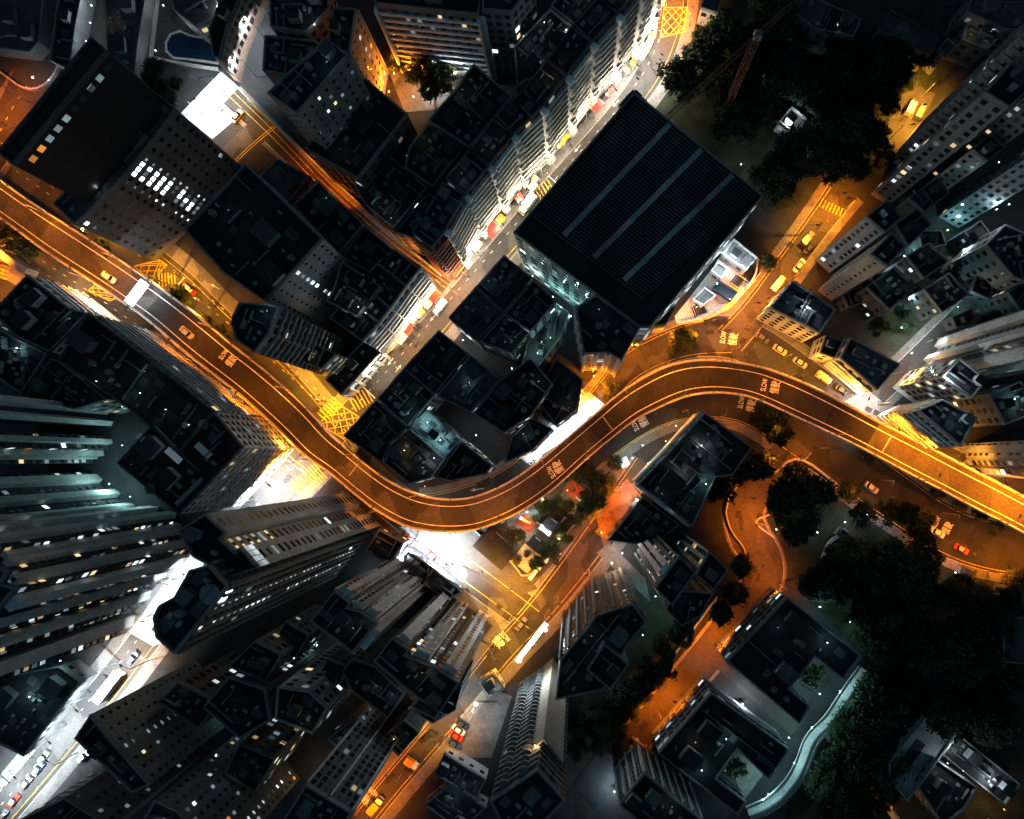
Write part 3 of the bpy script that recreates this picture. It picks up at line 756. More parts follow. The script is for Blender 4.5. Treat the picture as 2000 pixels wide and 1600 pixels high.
# --- lower centre
bb('tower with two pale finned wings above the lower street', [(655, 1152), (687, 1177), (680, 1186), (705, 1192), (738, 1216), (690, 1275), (608, 1212)], 53, TW, fh=2.9, warm=.2, wall='mid', bays=(7.5, 0.62, 1.6), bandm='wall_pale', lit=0.05, bay=1.9, ww=0.9, wh=2.0, piers=1, pier_d=0.3)
bb('stepped tower with four dark ribbed bays right of the finned wings', [(768, 1243), (800, 1268), (792, 1278), (850, 1300), (898, 1332), (860, 1390), (800, 1350), (732, 1290)], 55, TW, fh=2.7, wh=1.8, warm=.2, wall='dark', bays=(5.5, 0.5, 1.6), bandm='wall_pale', lit=0.1, bay=1.9, ww=1.0, piers=0)
bb('dim grey house below the striped tower', [(500, 1250), (552, 1278), (520, 1330), (448, 1300)], 32, wall='mid', lit=.2, junk=7)
bb('pale-walled block with an L-shaped roof rim', [(606, 1348), (641, 1381), (612, 1432), (540, 1402), (545, 1340)], 40, wall='grey', lit=.16, warm=.1, junk=5, parm='parapet_pale')
bb('black-roofed block between the finned tower and the ribbed bays', [(690, 1285), (735, 1300), (790, 1352), (760, 1400), (690, 1350), (670, 1310)], 34, wall='dark', junk=8, lit=.2)
bb('unlit block left of the pale-walled L roof', [(450, 1320), (520, 1345), (530, 1405), (470, 1440), (400, 1380)], 36, wall='dark', junk=7, lit=.15)
bb('black roof beside the amber lower street', [(850, 1400), (880, 1350), (905, 1330), (890, 1385), (845, 1412), (800, 1380)], 20, wall='dark', junk=5)
bb('glassy ribbed tower with scattered lit offices', [(600, 1530), (688, 1584), (640, 1670), (548, 1610)], 55, TW, warm=.3, fh=3.0, piers=3, bandm='wall_grey', wall='dark', lit=0.05, wh=2.0, bay=1.7, ww=1.1)
bb('drab tower with a dotted stair line over the avenue', [(180, 1394), (216, 1440), (296, 1530), (262, 1545), (150, 1440)], 45, TW, fh=2.9, roof='black', litcol=[(0.75, 'lit_dim', 1.0, 0.6)], wall='mid', lit=0.02, bay=3.0, ww=0.8, wh=1.0)
bb('drab tower with many lit windows at the bottom edge', [(305, 1560), (350, 1580), (440, 1690), (250, 1660)], 45, TW, wall='mid', lit=.14, warm=.3, fh=2.9, bay=3.0, litcol=[(0.2, 'lit_white', 0.9, 0.6)], ww=0.9, wh=1.1)
bb('drab tower in the bottom left corner beside the avenue', [(40, 1600), (130, 1556), (220, 1612), (100, 1720)], 40, TW, lit=.1, warm=.5, fh=2.9, bay=3.0, wall='mid', ww=0.9, wh=1.1)
bb('low black hall left of the bright avenue', [(-40, 1330), (120, 1300), (160, 1330), (50, 1475), (-40, 1430)], 7, wall='mid', roof='dark', junk=6)
bb('dark house with barred windows between the drab tower and ribbed glass', [(470, 1450), (540, 1480), (500, 1545), (440, 1510)], 25, wall='mid', lit=.3, junk=6)
bb('unlit house below the striped tower beside the drab tower', [(350, 1330), (430, 1372), (390, 1420), (310, 1370)], 30, wall='dark', junk=6, lit=.1)
# --- centre block inside the flyover curve
D = [('cornermost dark roof facing the hall across the street', [(985, 500), (1040, 545), (985, 612), (930, 562)], 16, 'slate', 9), ('dark roof beside the white-lit alley mouth', [(930, 562), (985, 612), (932, 668), (876, 622)], 16, 'grey', 9),
     ('tall dark roof across the side alley from the alley mouth', [(858, 646), (916, 692), (850, 772), (790, 720)], 19, 'dark', 6), ('slate roof with a blue skylight facing the shop row', [(790, 720), (850, 772), (796, 834), (738, 780)], 16, 'slate', 8),
     ('blunt black corner roof over the hatched junction', [(736, 782), (796, 834), (762, 866), (748, 905), (672, 852)], 14, 'dark', 8), ('black roof with tanks beside the textured light well', [(1042, 548), (1086, 590), (1036, 648), (986, 614)], 22, 'black', 8),
     ('courtyard roof with small pale huts in the middle row', [(986, 614), (1036, 648), (1000, 692), (938, 668)], 17, 'slate', 11), ('dotted grey roof behind the tall dark roof', [(920, 694), (978, 742), (920, 806), (854, 774)], 20, 'grey', 5),
     ('brick-walled black roof in the middle of the curve block', [(978, 742), (1036, 700), (1080, 750), (1038, 812), (985, 846), (925, 808)], 24, 'black', 8), ('black roof with a blue lit patch near the orange pergola', [(1086, 700), (1138, 742), (1128, 800), (1086, 832), (1044, 776)], 17, 'slate', 7),
     ('roof with a bright light well near the slip road', [(1000, 852), (1040, 816), (1080, 838), (1040, 880), (985, 905)], 15, 'dark', 6), ('cool metal roof glowing blue in the curve block', [(800, 832), (832, 798), (900, 860), (872, 894)], 13, 'metal', 8),
     ('black roof over the inner bend with lit yellow side', [(766, 864), (800, 838), (870, 896), (842, 934), (800, 945), (752, 905)], 17, 'black', 6), ('wedge-shaped black roof pointing at the slip road', [(902, 862), (962, 910), (950, 926), (880, 940), (850, 932), (876, 896)], 15, 'black', 4)]
for l, p, z, rf, jk in D:
    bb(l, p, z, SH, wall='brick' if 'brick' in l else 'green' if 'tanks' in l else 'mid', roof=rf, junk=jk, lit=.14, warm=.2, bay=3, parm='parapet')
bb('textured pale wall block lit teal in the light well', [(1086, 592), (1112, 612), (1095, 660), (1050, 720), (1012, 738), (1036, 650)], 11, wall='green', roof='grey', junk=8)
bb('finned dark tower standing over the orange steps', [(1125, 602), (1165, 576), (1250, 640), (1214, 704), (1188, 690), (1140, 692)], 34, TW, wall='grey', lit=.08, warm=0, bay=3.2, fh=3.1, piers=1, bandm='wall_grey', junk=4)
# --- ribbed hall
HZ = 34
E0, poly, cc, ra = bb('huge dark hall with a finely ribbed roof and three ridge walkways', [(1238, 183), (1490, 384), (1268, 640), (1250, 640), (1003, 456)], HZ, 'hall', wall='green', lit=.3, warm=0, bay=3.4, fh=3.2, junk=0, ww=1.8, roof='black')
def lq(q, u, v):
    a = q[0] + (q[1] - q[0]) * u; b = q[3] + (q[2] - q[3]) * u
    return a + (b - a) * v
hq = [P(*p, HZ) - Vector((cc[0], cc[1], 0)) for p in ((1245, 196), (1476, 382), (1256, 588), (1036, 424))]
mb = MB(); mb.prism(ccw([(v.x, v.y) for v in hq]), HZ - .02, HZ + .5); mb.build('roof_deck', 'roof_black', E0)
for i in range(46):
    t = (i + .5) / 46
    a, b = lq(hq, 0, t), lq(hq, 1, t); c = (a + b) / 2; d = b - a
    mb = MB(); mb.box((c.x, c.y, HZ + .62), (d.length, .22, .3), math.atan2(d.y, d.x)); mb.build('rib', 'roof_grey', E0)
for i in range(9):
    t = (i + .5) / 9
    a, b = lq(hq, t, 0.0), lq(hq, t, 1.0); c = (a + b) / 2; d = b - a
    mb = MB(); mb.box((c.x, c.y, HZ + .56), (d.length, .12, .14), math.atan2(d.y, d.x)); mb.build('roof_seam', 'roof_grey', E0)
for t in (.27, .535, .8):
    a, b = lq(hq, t, 0.0), lq(hq, t, .97); c = (a + b) / 2; d = b - a
    mb = MB(); mb.box((c.x, c.y, HZ + .75), (d.length, 1.3, .7), math.atan2(d.y, d.x)); mb.build('walkway', 'roof_light', E0)
bb('small black plant house on the street corner of the hall', [(1236, 178), (1262, 200), (1232, 225), (1208, 208)], 24, wall='dark', junk=2)
# --- white terraced house
bb('white upper villa floodlit beside the orange hill road', [(1432, 468), (1478, 504), (1456, 530), (1412, 498)], 5, 'villa', wall='white', roof='light', junk=4, lit=.3, parm='wall_white')
bb('white middle villa with a flat pale roof below the hall', [(1402, 512), (1420, 526), (1408, 545), (1388, 530)], 4, 'villa', wall='white', roof='light', junk=2, lit=.3, parm='wall_white')
bb('dark green canopy roof between the white villas', [(1402, 548), (1440, 572), (1426, 590), (1390, 566)], 4.5, 'villa', wall='white', roof='slate', junk=0, win=False, parm='roof_slate')
bb('low white villa wing at the curved garden wall', [(1376, 562), (1398, 578), (1372, 598), (1352, 586)], 3.5, 'villa', wall='white', roof='light', junk=3, lit=.3, parm='wall_white')
for px, ang, n_, L_, l in [((1462, 536), 52, 7, 4.4, 'dark slatted garden stair beside the upper villa'), ((1366, 606), 20, 6, 3.4, 'dark slatted garden stair at the curved wall'), ((1440, 552), -38, 5, 3.0, 'dark slatted stair below the dark green canopy')]:
    p = P(*px); o = empty('garden_stair', (p.x, p.y, .05), l, 'stair', None, math.radians(ang))
    for k in range(n_):
        m_ = MB(); m_.box(((k - n_ / 2) * .62, 0, .1 + k * .12), (.34, L_, .2 + k * .24)); m_.build('step', 'roof_slate', o)
    for sy in (-1, 1):
        m_ = MB(); m_.box((0, sy * (L_ / 2 + .15), .9), (n_ * .62, .2, 1.4)); m_.build('side_wall', 'wall_white', o)
bb('blank beige wedge annex below the hall', [(1262, 600), (1320, 600), (1300, 635), (1240, 640), (1248, 610)], 12, wall='beige', roof='dark', junk=0, win=False)
# --- right side
bb('dark house of four flat roofs with an amber wall on the upper road', [(1548, 548), (1630, 606), (1600, 652), (1503, 602)], 15, wall='pale', fh=2.8, bay=2.8, lit=.02, junk=7, parm='parapet_pale', roof='slate')
bb('large dark house with an amber balcony wall at the side street', [(1660, 660), (1756, 712), (1712, 762), (1640, 700)], 14, wall='pale', bands=.6, bandm='wall_pale', fh=2.9, lit=.05, junk=6, roof='slate')
bb('slim dark stepped house between the two amber walls', [(1612, 655), (1650, 668), (1628, 700), (1600, 690)], 10, wall='pale', junk=2)
bb('tower with rows of white lit windows above the hill road', [(1690, 425), (1726, 456), (1762, 425), (1730, 393)], 37, TW, wall='grey', fh=2.8, bay=2.4, lit=.25, warm=.05, ww=1.2)
bb('plain beige tower with a dotted column of small windows', [(1698, 498), (1731, 522), (1768, 482), (1740, 455)], 37, TW, wall='beige', fh=3, litcol=None, bay=5, ww=0.8, wh=0.8, lit=0)
bb('dark slab tower running off toward the upper right corner', [(1738, 312), (1760, 330), (1800, 290), (1780, 260)], 64, TW, base=True, fh=2.9, bay=3, lit=.14, warm=.1, wall='mid', ww=1.0, wh=1.2, bands=0.3, bandm='wall_mid')
bb('second dark slab tower parallel to the corner one', [(1700, 380), (1735, 402), (1775, 365), (1740, 335)], 58, TW, base=True, wall='mid', fh=2.9, bay=3, lit=.1, warm=.4, ww=1.3)
bb('pale blue-grey glass tower leaning to the right edge', [(1832, 424), (1872, 446), (1920, 400), (1880, 370)], 62, TW, base=True, fh=3.2, bay=2.2, wall='blue', ww=1.0, lit=0.03)
bb('flat roof with glaring roof lights at the right edge', [(1922, 480), (1960, 440), (2010, 462), (2030, 560), (1976, 542)], 18, wall='mid', junk=10, roof='slate')
bb('largest grey banded tower leaning to the right edge', [(1846, 655), (1826, 692), (1802, 716), (1850, 738), (1960, 730), (1960, 640)], 70, TW, base=True, fh=2.8, warm=.15, wall='mid', bays=(8, 0.4, 1.3), plain=True, bandm='wall_pale', piers=0, lit=0.2, bay=2.0, ww=1.1)
bb('square dark roof with a pale rim beneath the banded tower', [(1872, 700), (1926, 742), (1896, 778), (1838, 736)], 28, wall='pale', lit=.2, warm=.2, junk=6, bay=2.4, roof='slate', parm='parapet_pale')
bb('dark roof with an amber ribbed wall beside the flyover', [(1790, 802), (1838, 780), (1906, 816), (1874, 872)], 25, wall='pale', fh=2.8, bay=2.2, lit=.05, junk=6, roof='slate', parm='parapet_pale', bands=.5)
bb('low tower of wavy bands at the right edge near the flyover', [(1893, 866), (1886, 892), (1906, 925), (1990, 935), (1990, 860)], 60, TW, base=True, wall='grey', fh=2.8, bay=2.4, lit=.2, warm=.2, bays=(3.4, .5, 1.0), bandm='wall_grey')
bb('roof with a lit blue-white yard on the right edge', [(1930, 770), (1990, 745), (2040, 800), (1960, 830)], 22, wall='mid', junk=9, roof='slate')
# --- upper right
bb('dim grey roofed house at the top in the dark wood', [(1500, -10), (1530, -30), (1680, 40), (1665, 75), (1590, 60)], 10, wall='mid', roof='grey', junk=6)
bb('sloping pale grey roof in the upper right wood', [(1738, 22), (1830, 75), (1820, 105), (1710, 62)], 11, wall='mid', roof='grey', junk=0, parm='roof_grey')
bb('brown strip-roofed hall in the top right corner', [(1905, -20), (2030, -30), (2030, 60), (1960, 62), (1885, 25)], 12, wall='mid', roof='grey', junk=2)
bb('small square brown roof below the strip-roofed hall', [(1848, 78), (1866, 92), (1842, 118), (1826, 104)], 8, wall='mid', roof='grey', junk=0)
bb('flat roof with round vents below the strip-roofed hall', [(1890, 40), (1955, 68), (1925, 100), (1875, 80)], 9, wall='mid', roof='grey', junk=5)
bb('white-lit hut complex in the dark wood', [(1520, 240), (1545, 210), (1575, 235), (1550, 262)], 5, 'house', wall='white', roof='dark', junk=4, lit=.6, warm=0)
bb('grey shed beside the white-lit hut complex', [(1575, 215), (1625, 238), (1610, 255), (1568, 238)], 4, 'house', wall='mid', roof='grey', junk=0)
bb('dim house roof at the left of the dark wood', [(1505, 110), (1550, 135), (1535, 160), (1492, 140)], 6, 'house', wall='mid', roof='grey', junk=1)
bb('small stone gatehouse beside the hatched curve', [(1378, -20), (1412, -15), (1402, 28), (1368, 18)], 7, 'house', wall='beige', roof='grey', junk=0)
# --- lower right
bb('black-roofed apartment block with lamp-lit balconies on the park road', [(1376, 806), (1468, 874), (1430, 928), (1396, 932), (1352, 1028), (1246, 946), (1310, 880)], 18, wall='pale', bands=.8, bandm='wall_pale', fh=2.9, bay=2.6, lit=.15, warm=.6, junk=12, parm='parapet', roof='dark')
bb('tower with white pilasters and louvred middle bay', [(1326, 1085), (1358, 1118), (1312, 1182), (1278, 1147)], 55, TW, fh=2.7, lit=.12, wh=1.8, bays=(7, .35, 1.2), bandm='wall_white', wall='mid', bay=1.6, ww=0.7)
bb('black-roofed tower with a pale louvred wall right of the pilaster tower', [(1385, 1076), (1422, 1112), (1392, 1152), (1358, 1122)], 45, TW, wall='pale', fh=2.8, bay=2.0, lit=.1, warm=.5, ww=1.1, wh=1.9)
bb('low dark podium with a brown roof patch', [(1255, 970), (1326, 1024), (1292, 1052), (1240, 1062), (1185, 1056)], 11, wall='dark', junk=8, roof='brown')
bb('small black roof below the pilaster tower', [(1322, 1152), (1392, 1158), (1368, 1202), (1330, 1222), (1300, 1188)], 30, wall='mid', junk=4)
bb('dark tower of vertical lines beside the orange street', [(1165, 1200), (1236, 1178), (1262, 1215), (1222, 1260), (1180, 1345), (1085, 1365), (1095, 1288)], 50, TW, wall='dark', fh=2.9, warm=.15, bandm='wall_mid', junk=6, piers=2, bay=1.8, ww=0.8, lit=0.06)
bb('black cube roof stepping down behind the vertical-line tower', [(1180, 1256), (1228, 1296), (1192, 1346), (1146, 1306)], 53, TW, wall='grey', win=False, junk=4)
X5 = bb('tower with scalloped balcony columns below the glaring wall light', [(958, 1562), (1050, 1500), (1104, 1560), (1010, 1660)], 72, TW, fh=2.7, bay=2.6, lit=.02, roof='black', junk=5, wall='dark', bands=0.25, bandm='wall_mid')
bb('low roof with amber party lights beside the balcony columns', [(1030, 1470), (1062, 1440), (1100, 1490), (1085, 1530), (1045, 1500), (1018, 1520)], 60, TW, wall='beige', roof='light', win=False, junk=8)
bb('grey roofed pavilion with a chequered terrace', [(868, 1470), (950, 1520), (930, 1560), (850, 1510)], 6, wall='grey', roof='grey', junk=6)
bb('low grey flat with bluish steps below the pavilion', [(880, 1530), (950, 1575), (900, 1620), (830, 1570)], 5, wall='grey', roof='grey', junk=7)
bb('school block with a planted courtyard and striped glass wall', [(1536, 1166), (1680, 1280), (1646, 1326), (1590, 1282), (1540, 1345), (1580, 1378), (1560, 1412), (1418, 1290)], 15, 'school_block', wall='blue', fh=3, bay=2.5, lit=.2, warm=.1, roof='black', junk=3, ww=2.2, wh=1.2, bands=.4, bandm='wall_mid')
bb('lower school block with a white yard and striped glass wall', [(1388, 1352), (1540, 1462), (1500, 1520), (1440, 1462), (1398, 1520), (1456, 1565), (1440, 1590), (1285, 1470)], 15, 'school_block', wall='blue', fh=3, bay=2.5, lit=.2, warm=.1, roof='black', junk=3, ww=2.2, wh=1.2, bands=.4, bandm='wall_mid')
bb('glass stair tower with pale mullions beside the lower school block', [(1258, 1508), (1210, 1570), (1290, 1640), (1370, 1600)], 22, 'school_block', wall='green', fh=2.4, bay=1.6, ww=1.2, wh=1.9, lit=.0, roof='black', junk=3, piers=2, bandm='wall_pale', glass='glass_grey')
E1, poly, cc1, ra1 = bb('grey U-shaped roof with a black rectangular hole', [(1806, 1400), (1866, 1430), (1832, 1480), (1770, 1562), (1735, 1520), (1734, 1488), (1782, 1428)], 10, 'school_block', wall='grey', roof='light', junk=0, parm='roof_light')
a, b = P(1780, 1458, 10), P(1790, 1485, 10)
c = P(1783, 1472, 10) - Vector((cc1[0], cc1[1], 0)); mb = MB(); mb.box((c.x, c.y, 10.03), (8.2, 3.0, .1), math.radians(56)); mb.build('skylight', 'roof_black', E1)  # flat black slab stands in for the dark hole in the roof
bb('black roof with glaring lamps beside the grey U-shaped roof', [(1828, 1482), (1905, 1535), (1880, 1580), (1840, 1610), (1790, 1535)], 12, 'school_block', wall='mid', roof='black', junk=4)
bb('glass canopy hall with white cross braces on the right', [(1868, 1432), (1990, 1530), (1960, 1570), (1838, 1472)], 6, 'school_block', wall='grey', roof='dark', junk=6, parm='parapet_pale')
bb('plain dark grey roof on the right edge', [(1958, 1200), (2050, 1215), (2050, 1300), (1956, 1292)], 8, wall='mid', roof='grey', junk=0)
bb('flat pale pavilion roof by the park road on the right edge', [(1958, 1142), (2010, 1160), (2000, 1185), (1952, 1165)], 4, 'house', wall='mid', roof='light', junk=0)
# --- more houses on the right-hand slope and between the lower towers
for l, p, z, kw in [('broad dark roof on the teal slope beside the pale tower', [(1690, 562), (1745, 522), (1788, 562), (1735, 606)], 14, {}), ('dark roof highest on the teal slope', [(1768, 502), (1812, 475), (1852, 512), (1802, 546)], 16, {}), ('dark roof on the teal slope above the side street', [(1802, 566), (1852, 534), (1890, 576), (1838, 612)], 12, {}), ('black flat roof behind the white-windowed tower', [(1745, 440), (1790, 408), (1818, 440), (1772, 482)], 25, {}), ('dark roof between the two corner slab towers', [(1772, 388), (1830, 348), (1852, 380), (1802, 416)], 20, {}), ('small roof on the teal slope by the glass tower', [(1792, 452), (1836, 452), (1846, 480), (1800, 490)], 9, {}),
                    ('amber-lit garden house at the head of the side street', [(1856, 620), (1900, 602), (1892, 632), (1866, 642)], 5, {}), ('grey roof on the right edge above the banded tower', [(1965, 572), (1990, 556), (2050, 600), (2005, 628)], 15, {}),
                    ('shed roof beside the garden of the plain beige tower', [(1642, 575), (1680, 560), (1692, 590), (1655, 602)], 5, {}), ('small dark roof under the far right glass tower', [(1880, 455), (1912, 432), (1930, 456), (1898, 478)], 10, {}), ('pale hut roof on the hillside at the right edge', [(1905, 540), (1945, 552), (1930, 585), (1895, 570)], 6, {}),
                    ('low shop roof at the top of the white plaza', [(742, 1034), (790, 1060), (762, 1102), (716, 1074)], 9, {}), ('dark car shed along the white plaza', [(796, 1072), (848, 1110), (826, 1148), (784, 1118)], 7, {}), ('brown low roof at the corner of the white plaza', [(838, 1102), (905, 1155), (872, 1172), (832, 1142)], 7, {}),
                    ('unlit house between the dashed tower and the finned wings', [(560, 1212), (606, 1240), (574, 1290), (528, 1262)], 22, {}), ('small house behind the finned wings', [(640, 1285), (680, 1300), (664, 1345), (622, 1330)], 26, {}), ('flat roof between the L-shaped rim and the ribbed glass', [(640, 1440), (700, 1400), (735, 1440), (680, 1480)], 18, {}), ('dark roof above the small orange truck', [(745, 1440), (790, 1405), (820, 1430), (780, 1475)], 14, {}),
                    ('white lit shed in the bright car lot', [(935, 1330), (965, 1312), (985, 1345), (955, 1360)], 4, {'wall': 'white', 'roof': 'light'})]:
    bb(l, p, z, wall=kw.get('wall', 'dark'), roof=kw.get('roof', 'dark'), lit=.15, warm=.2, junk=8, bay=2.8, ww=1.1, wh=1.2)
bb('third dark slab tower on the right below the corner ones', [(1802, 350), (1836, 376), (1868, 346), (1834, 318)], 60, TW, base=True, wall='mid', fh=2.9, bay=2.4, lit=.12, warm=.2, ww=1.0, wh=1.2)
bb('short slab tower in front of the third dark slab tower', [(1775, 388), (1800, 408), (1830, 384), (1806, 362)], 33, TW, base=True, wall='grey', fh=2.9, bay=2.4, lit=.1, warm=.2, ww=1.0, wh=1.2)
bb('slab tower in the right corner beside the tallest one', [(1872, 232), (1908, 258), (1945, 226), (1908, 200)], 55, TW, base=True, wall='mid', fh=2.9, bay=2.4, lit=.12, warm=.1, ww=1.0, wh=1.2)
bb('dark flat deck in the top left corner', [(-20, -20), (92, -20), (80, 85), (62, 105), (-20, 95)], 4, 'parking_deck', wall='mid', roof='grey', junk=2, win=False)
bb('long dark deck between the white lamps at the top left', [(120, -20), (165, -20), (150, 60), (140, 140), (100, 120)], 5, 'parking_deck', wall='mid', roof='dark', junk=4, win=False)
bb('narrow dark deck left of the swimming pool', [(205, -20), (290, -20), (272, 90), (262, 190), (215, 140)], 5, 'parking_deck', wall='mid', roof='grey', junk=4, win=False)
def deco(b, px, z, r, name='roof_disc', m='roof_light'):
    E, _, c_, _ = b; p = P(*px, z); mb = MB(); mb.cyl((p.x - c_[0], p.y - c_[1]), r, r, z, z + .5, 24); mb.build(name, m, E)
deco(X2, (399, 829), 32, 1.3, 'water_tank', 'tank'); deco(X3, (412, 1160), 84, 1.8); deco(X2, (295, 955), 32, 1.3, 'water_tank', 'tank')
def roofbox(b, px, ang, sx, sy, h, z, name, m):
    E, _, c_, _ = b; p = P(*px, z); mb = MB(); mb.box((p.x - c_[0], p.y - c_[1], z + h / 2 - .01), (sx, sy, h), math.radians(ang)); mb.build(name, m, E)
roofbox(X2, (372, 960), -45, 1, 9, .9, 32, 'roof_screen', 'parapet_pale'); roofbox(X2, (340, 935), 40, .9, 6, .9, 32, 'roof_screen', 'parapet_pale')
for px in ((398, 880), (285, 862), (340, 890)): roofbox(X2, px, -42, 4.5, 1.6, .5, 32, 'skylight', 'lit_dim')
def edgewin(b, pa, pb, z, rows, n, key, w_=1.2, h_=1.4, dz=3.0, t0=0.0, t1=1.0, ztop=1.6):
    E, _, c_, _ = b; a = Vector(P2(*pa, z)); e = Vector(P2(*pb, z)); u = (e - a).normalized(); nn = Vector((u.y, -u.x))
    if nn.dot(-(a + e)) < 0: nn = -nn
    for r_ in range(rows):
        for k in range(n):
            p = a + (e - a) * (t0 + (t1 - t0) * (k + .5) / n) + nn * .08
            put('window', WM[key if isinstance(key, str) else key[k % len(key)]], E, (p.x - c_[0], p.y - c_[1], z - ztop - r_ * dz), (w_, .2, h_), math.atan2(u.y, u.x))
edgewin(X1, (213, 103), (30, 325), 56, 1, 10, ['glass_grey', 'lit_dim', 'lit_dim', 'glass_grey', 'glass_grey', 'lit_dim', 'lit_dim', 'lit_dim', 'lit_amber', 'lit_amber'], 1.5, 1.5, t0=.04, t1=.94, ztop=2.2)
edgewin(X4, (472, 1068), (508, 1108), 80, 2, 4, 'lit_white', 1.0, 1.5, 1.7, ztop=1.3)
edgewin(X3, (448, 1144), (345, 1275), 84, 1, 1, 'lit_violet', 2.6, 2.2, t0=.08, t1=.3, ztop=2)
edgewin(X4, (435, 1052), (462, 1078), 80, 6, 2, 'lit_warm', .8, .9, 3, ztop=1.6)

E, _, c_, _ = X5; a = Vector(P2(958, 1562, 72)); e = Vector(P2(1050, 1500, 72)); u = (e - a).normalized(); nn = Vector((u.y, -u.x))
if nn.dot(-(a + e)) < 0: nn = -nn
mb = MB(); mb.cyl((0, 0), 1.05, 1.05, 0, .55, 14); rb = mb.mesh('balcony', 'wall_mid')
for t in (.3, .72):
    for f in range(25):
        p = a + (e - a) * t + nn * .35; o = link('balcony', rb, E); o.location = (p.x - c_[0], p.y - c_[1], 70 - f * 2.7)
mat('rust', (0.16, 0.06, 0.03))
# ------------------------------------------------------------------ street lamps and other lights
AMB = (1.0, 0.245, 0.008); WHT = (0.82, 0.94, 1.0); WRM = (1.0, 0.62, 0.25); TEA = (0.5, 0.95, 0.95)
def lampmesh(H, arm, glass):
    a = MB(); a.cyl((0, 0), .16, .09, 0, H, 8); pole = a.mesh('pole', 'metal')
    a = MB(); a.tube((0, 0, H - .1), (arm, 0, H + .35), .07, .05); ar = a.mesh('arm', 'metal')
    a = MB(); a.box((arm + .3, 0, H + .4), (1.0, .36, .16)); hd = a.mesh('head', 'dark_metal')
    a = MB(); a.box((arm + .3, 0, H + .3), (.7, .26, .05)); gl = a.mesh('lamp_glass', glass)
    return pole, ar, hd, gl
LMS = {}
def light(name, col, power, loc, parent=None, rad=0.25, spot=None, rot=None):
    d = bpy.data.lights.new(name, 'SPOT' if spot else 'POINT')
    d.energy = power; d.color = col; d.shadow_soft_size = rad
    if spot: d.spot_size = math.radians(spot); d.spot_blend = 0.6
    o = link(name, d, parent); o.location = loc
    if rot: o.rotation_euler = rot
    return o
KIND = {'R': ((1.0, .19, .005), 'orange', 'lamp_glass'), 'L': (WHT, 'white', 'lit_strong'), 'O': ((1.0, .8, .58), 'warm white', 'lit_strong'), 'A': (AMB, 'amber', 'lamp_glass'), 'W': (WHT, 'white', 'lit_strong'), 'Y': ((1.0, .4, .04), 'yellow', 'lamp_glass'), 'y': ((1.0, .4, .04), 'yellow', 'lamp_glass'), 'a': (AMB, 'amber', 'lamp_glass')}
def lamp(px, ang, power, kind='A', H=9.0, z0=0.0, arm=2.2, desc='street lamp'):
    col, nm, gl = KIND[kind]
    p = P(*px, z0)
    if kind == 'L': H = 5.0
    if z0 == 0 and kind != 'L':
        q, _ = min(FMID, key=lambda c_: (c_[0] - p.xy).length); v = p.xy - q
        if v.length < 8.6:
            q = q + v.normalized() * 8.6; p = Vector((q.x, q.y, 0)); ang = math.degrees(math.atan2(v.y, v.x)); arm = 1.2
    key = (H, arm, gl)
    if key not in LMS: LMS[key] = lampmesh(H, arm, gl)
    E = empty('street_lamp', (p.x, p.y, z0), near(nm + ' lit ' + desc, *px), 'street lamp', nm + ' street lamps', math.radians(ang))
    for n_, me in zip(('pole', 'arm', 'head', 'lamp_glass'), LMS[key]): link(n_, me, E)
    E.children[-1].parent = E.children[-2]
    light('lamp_light', col, power, (arm + .3, 0, H + .1), E, spot=None if kind in 'Oya' else 148 if z0 else 134)
FMID = along(lerp(.5), 1.5)
LK = 5.0
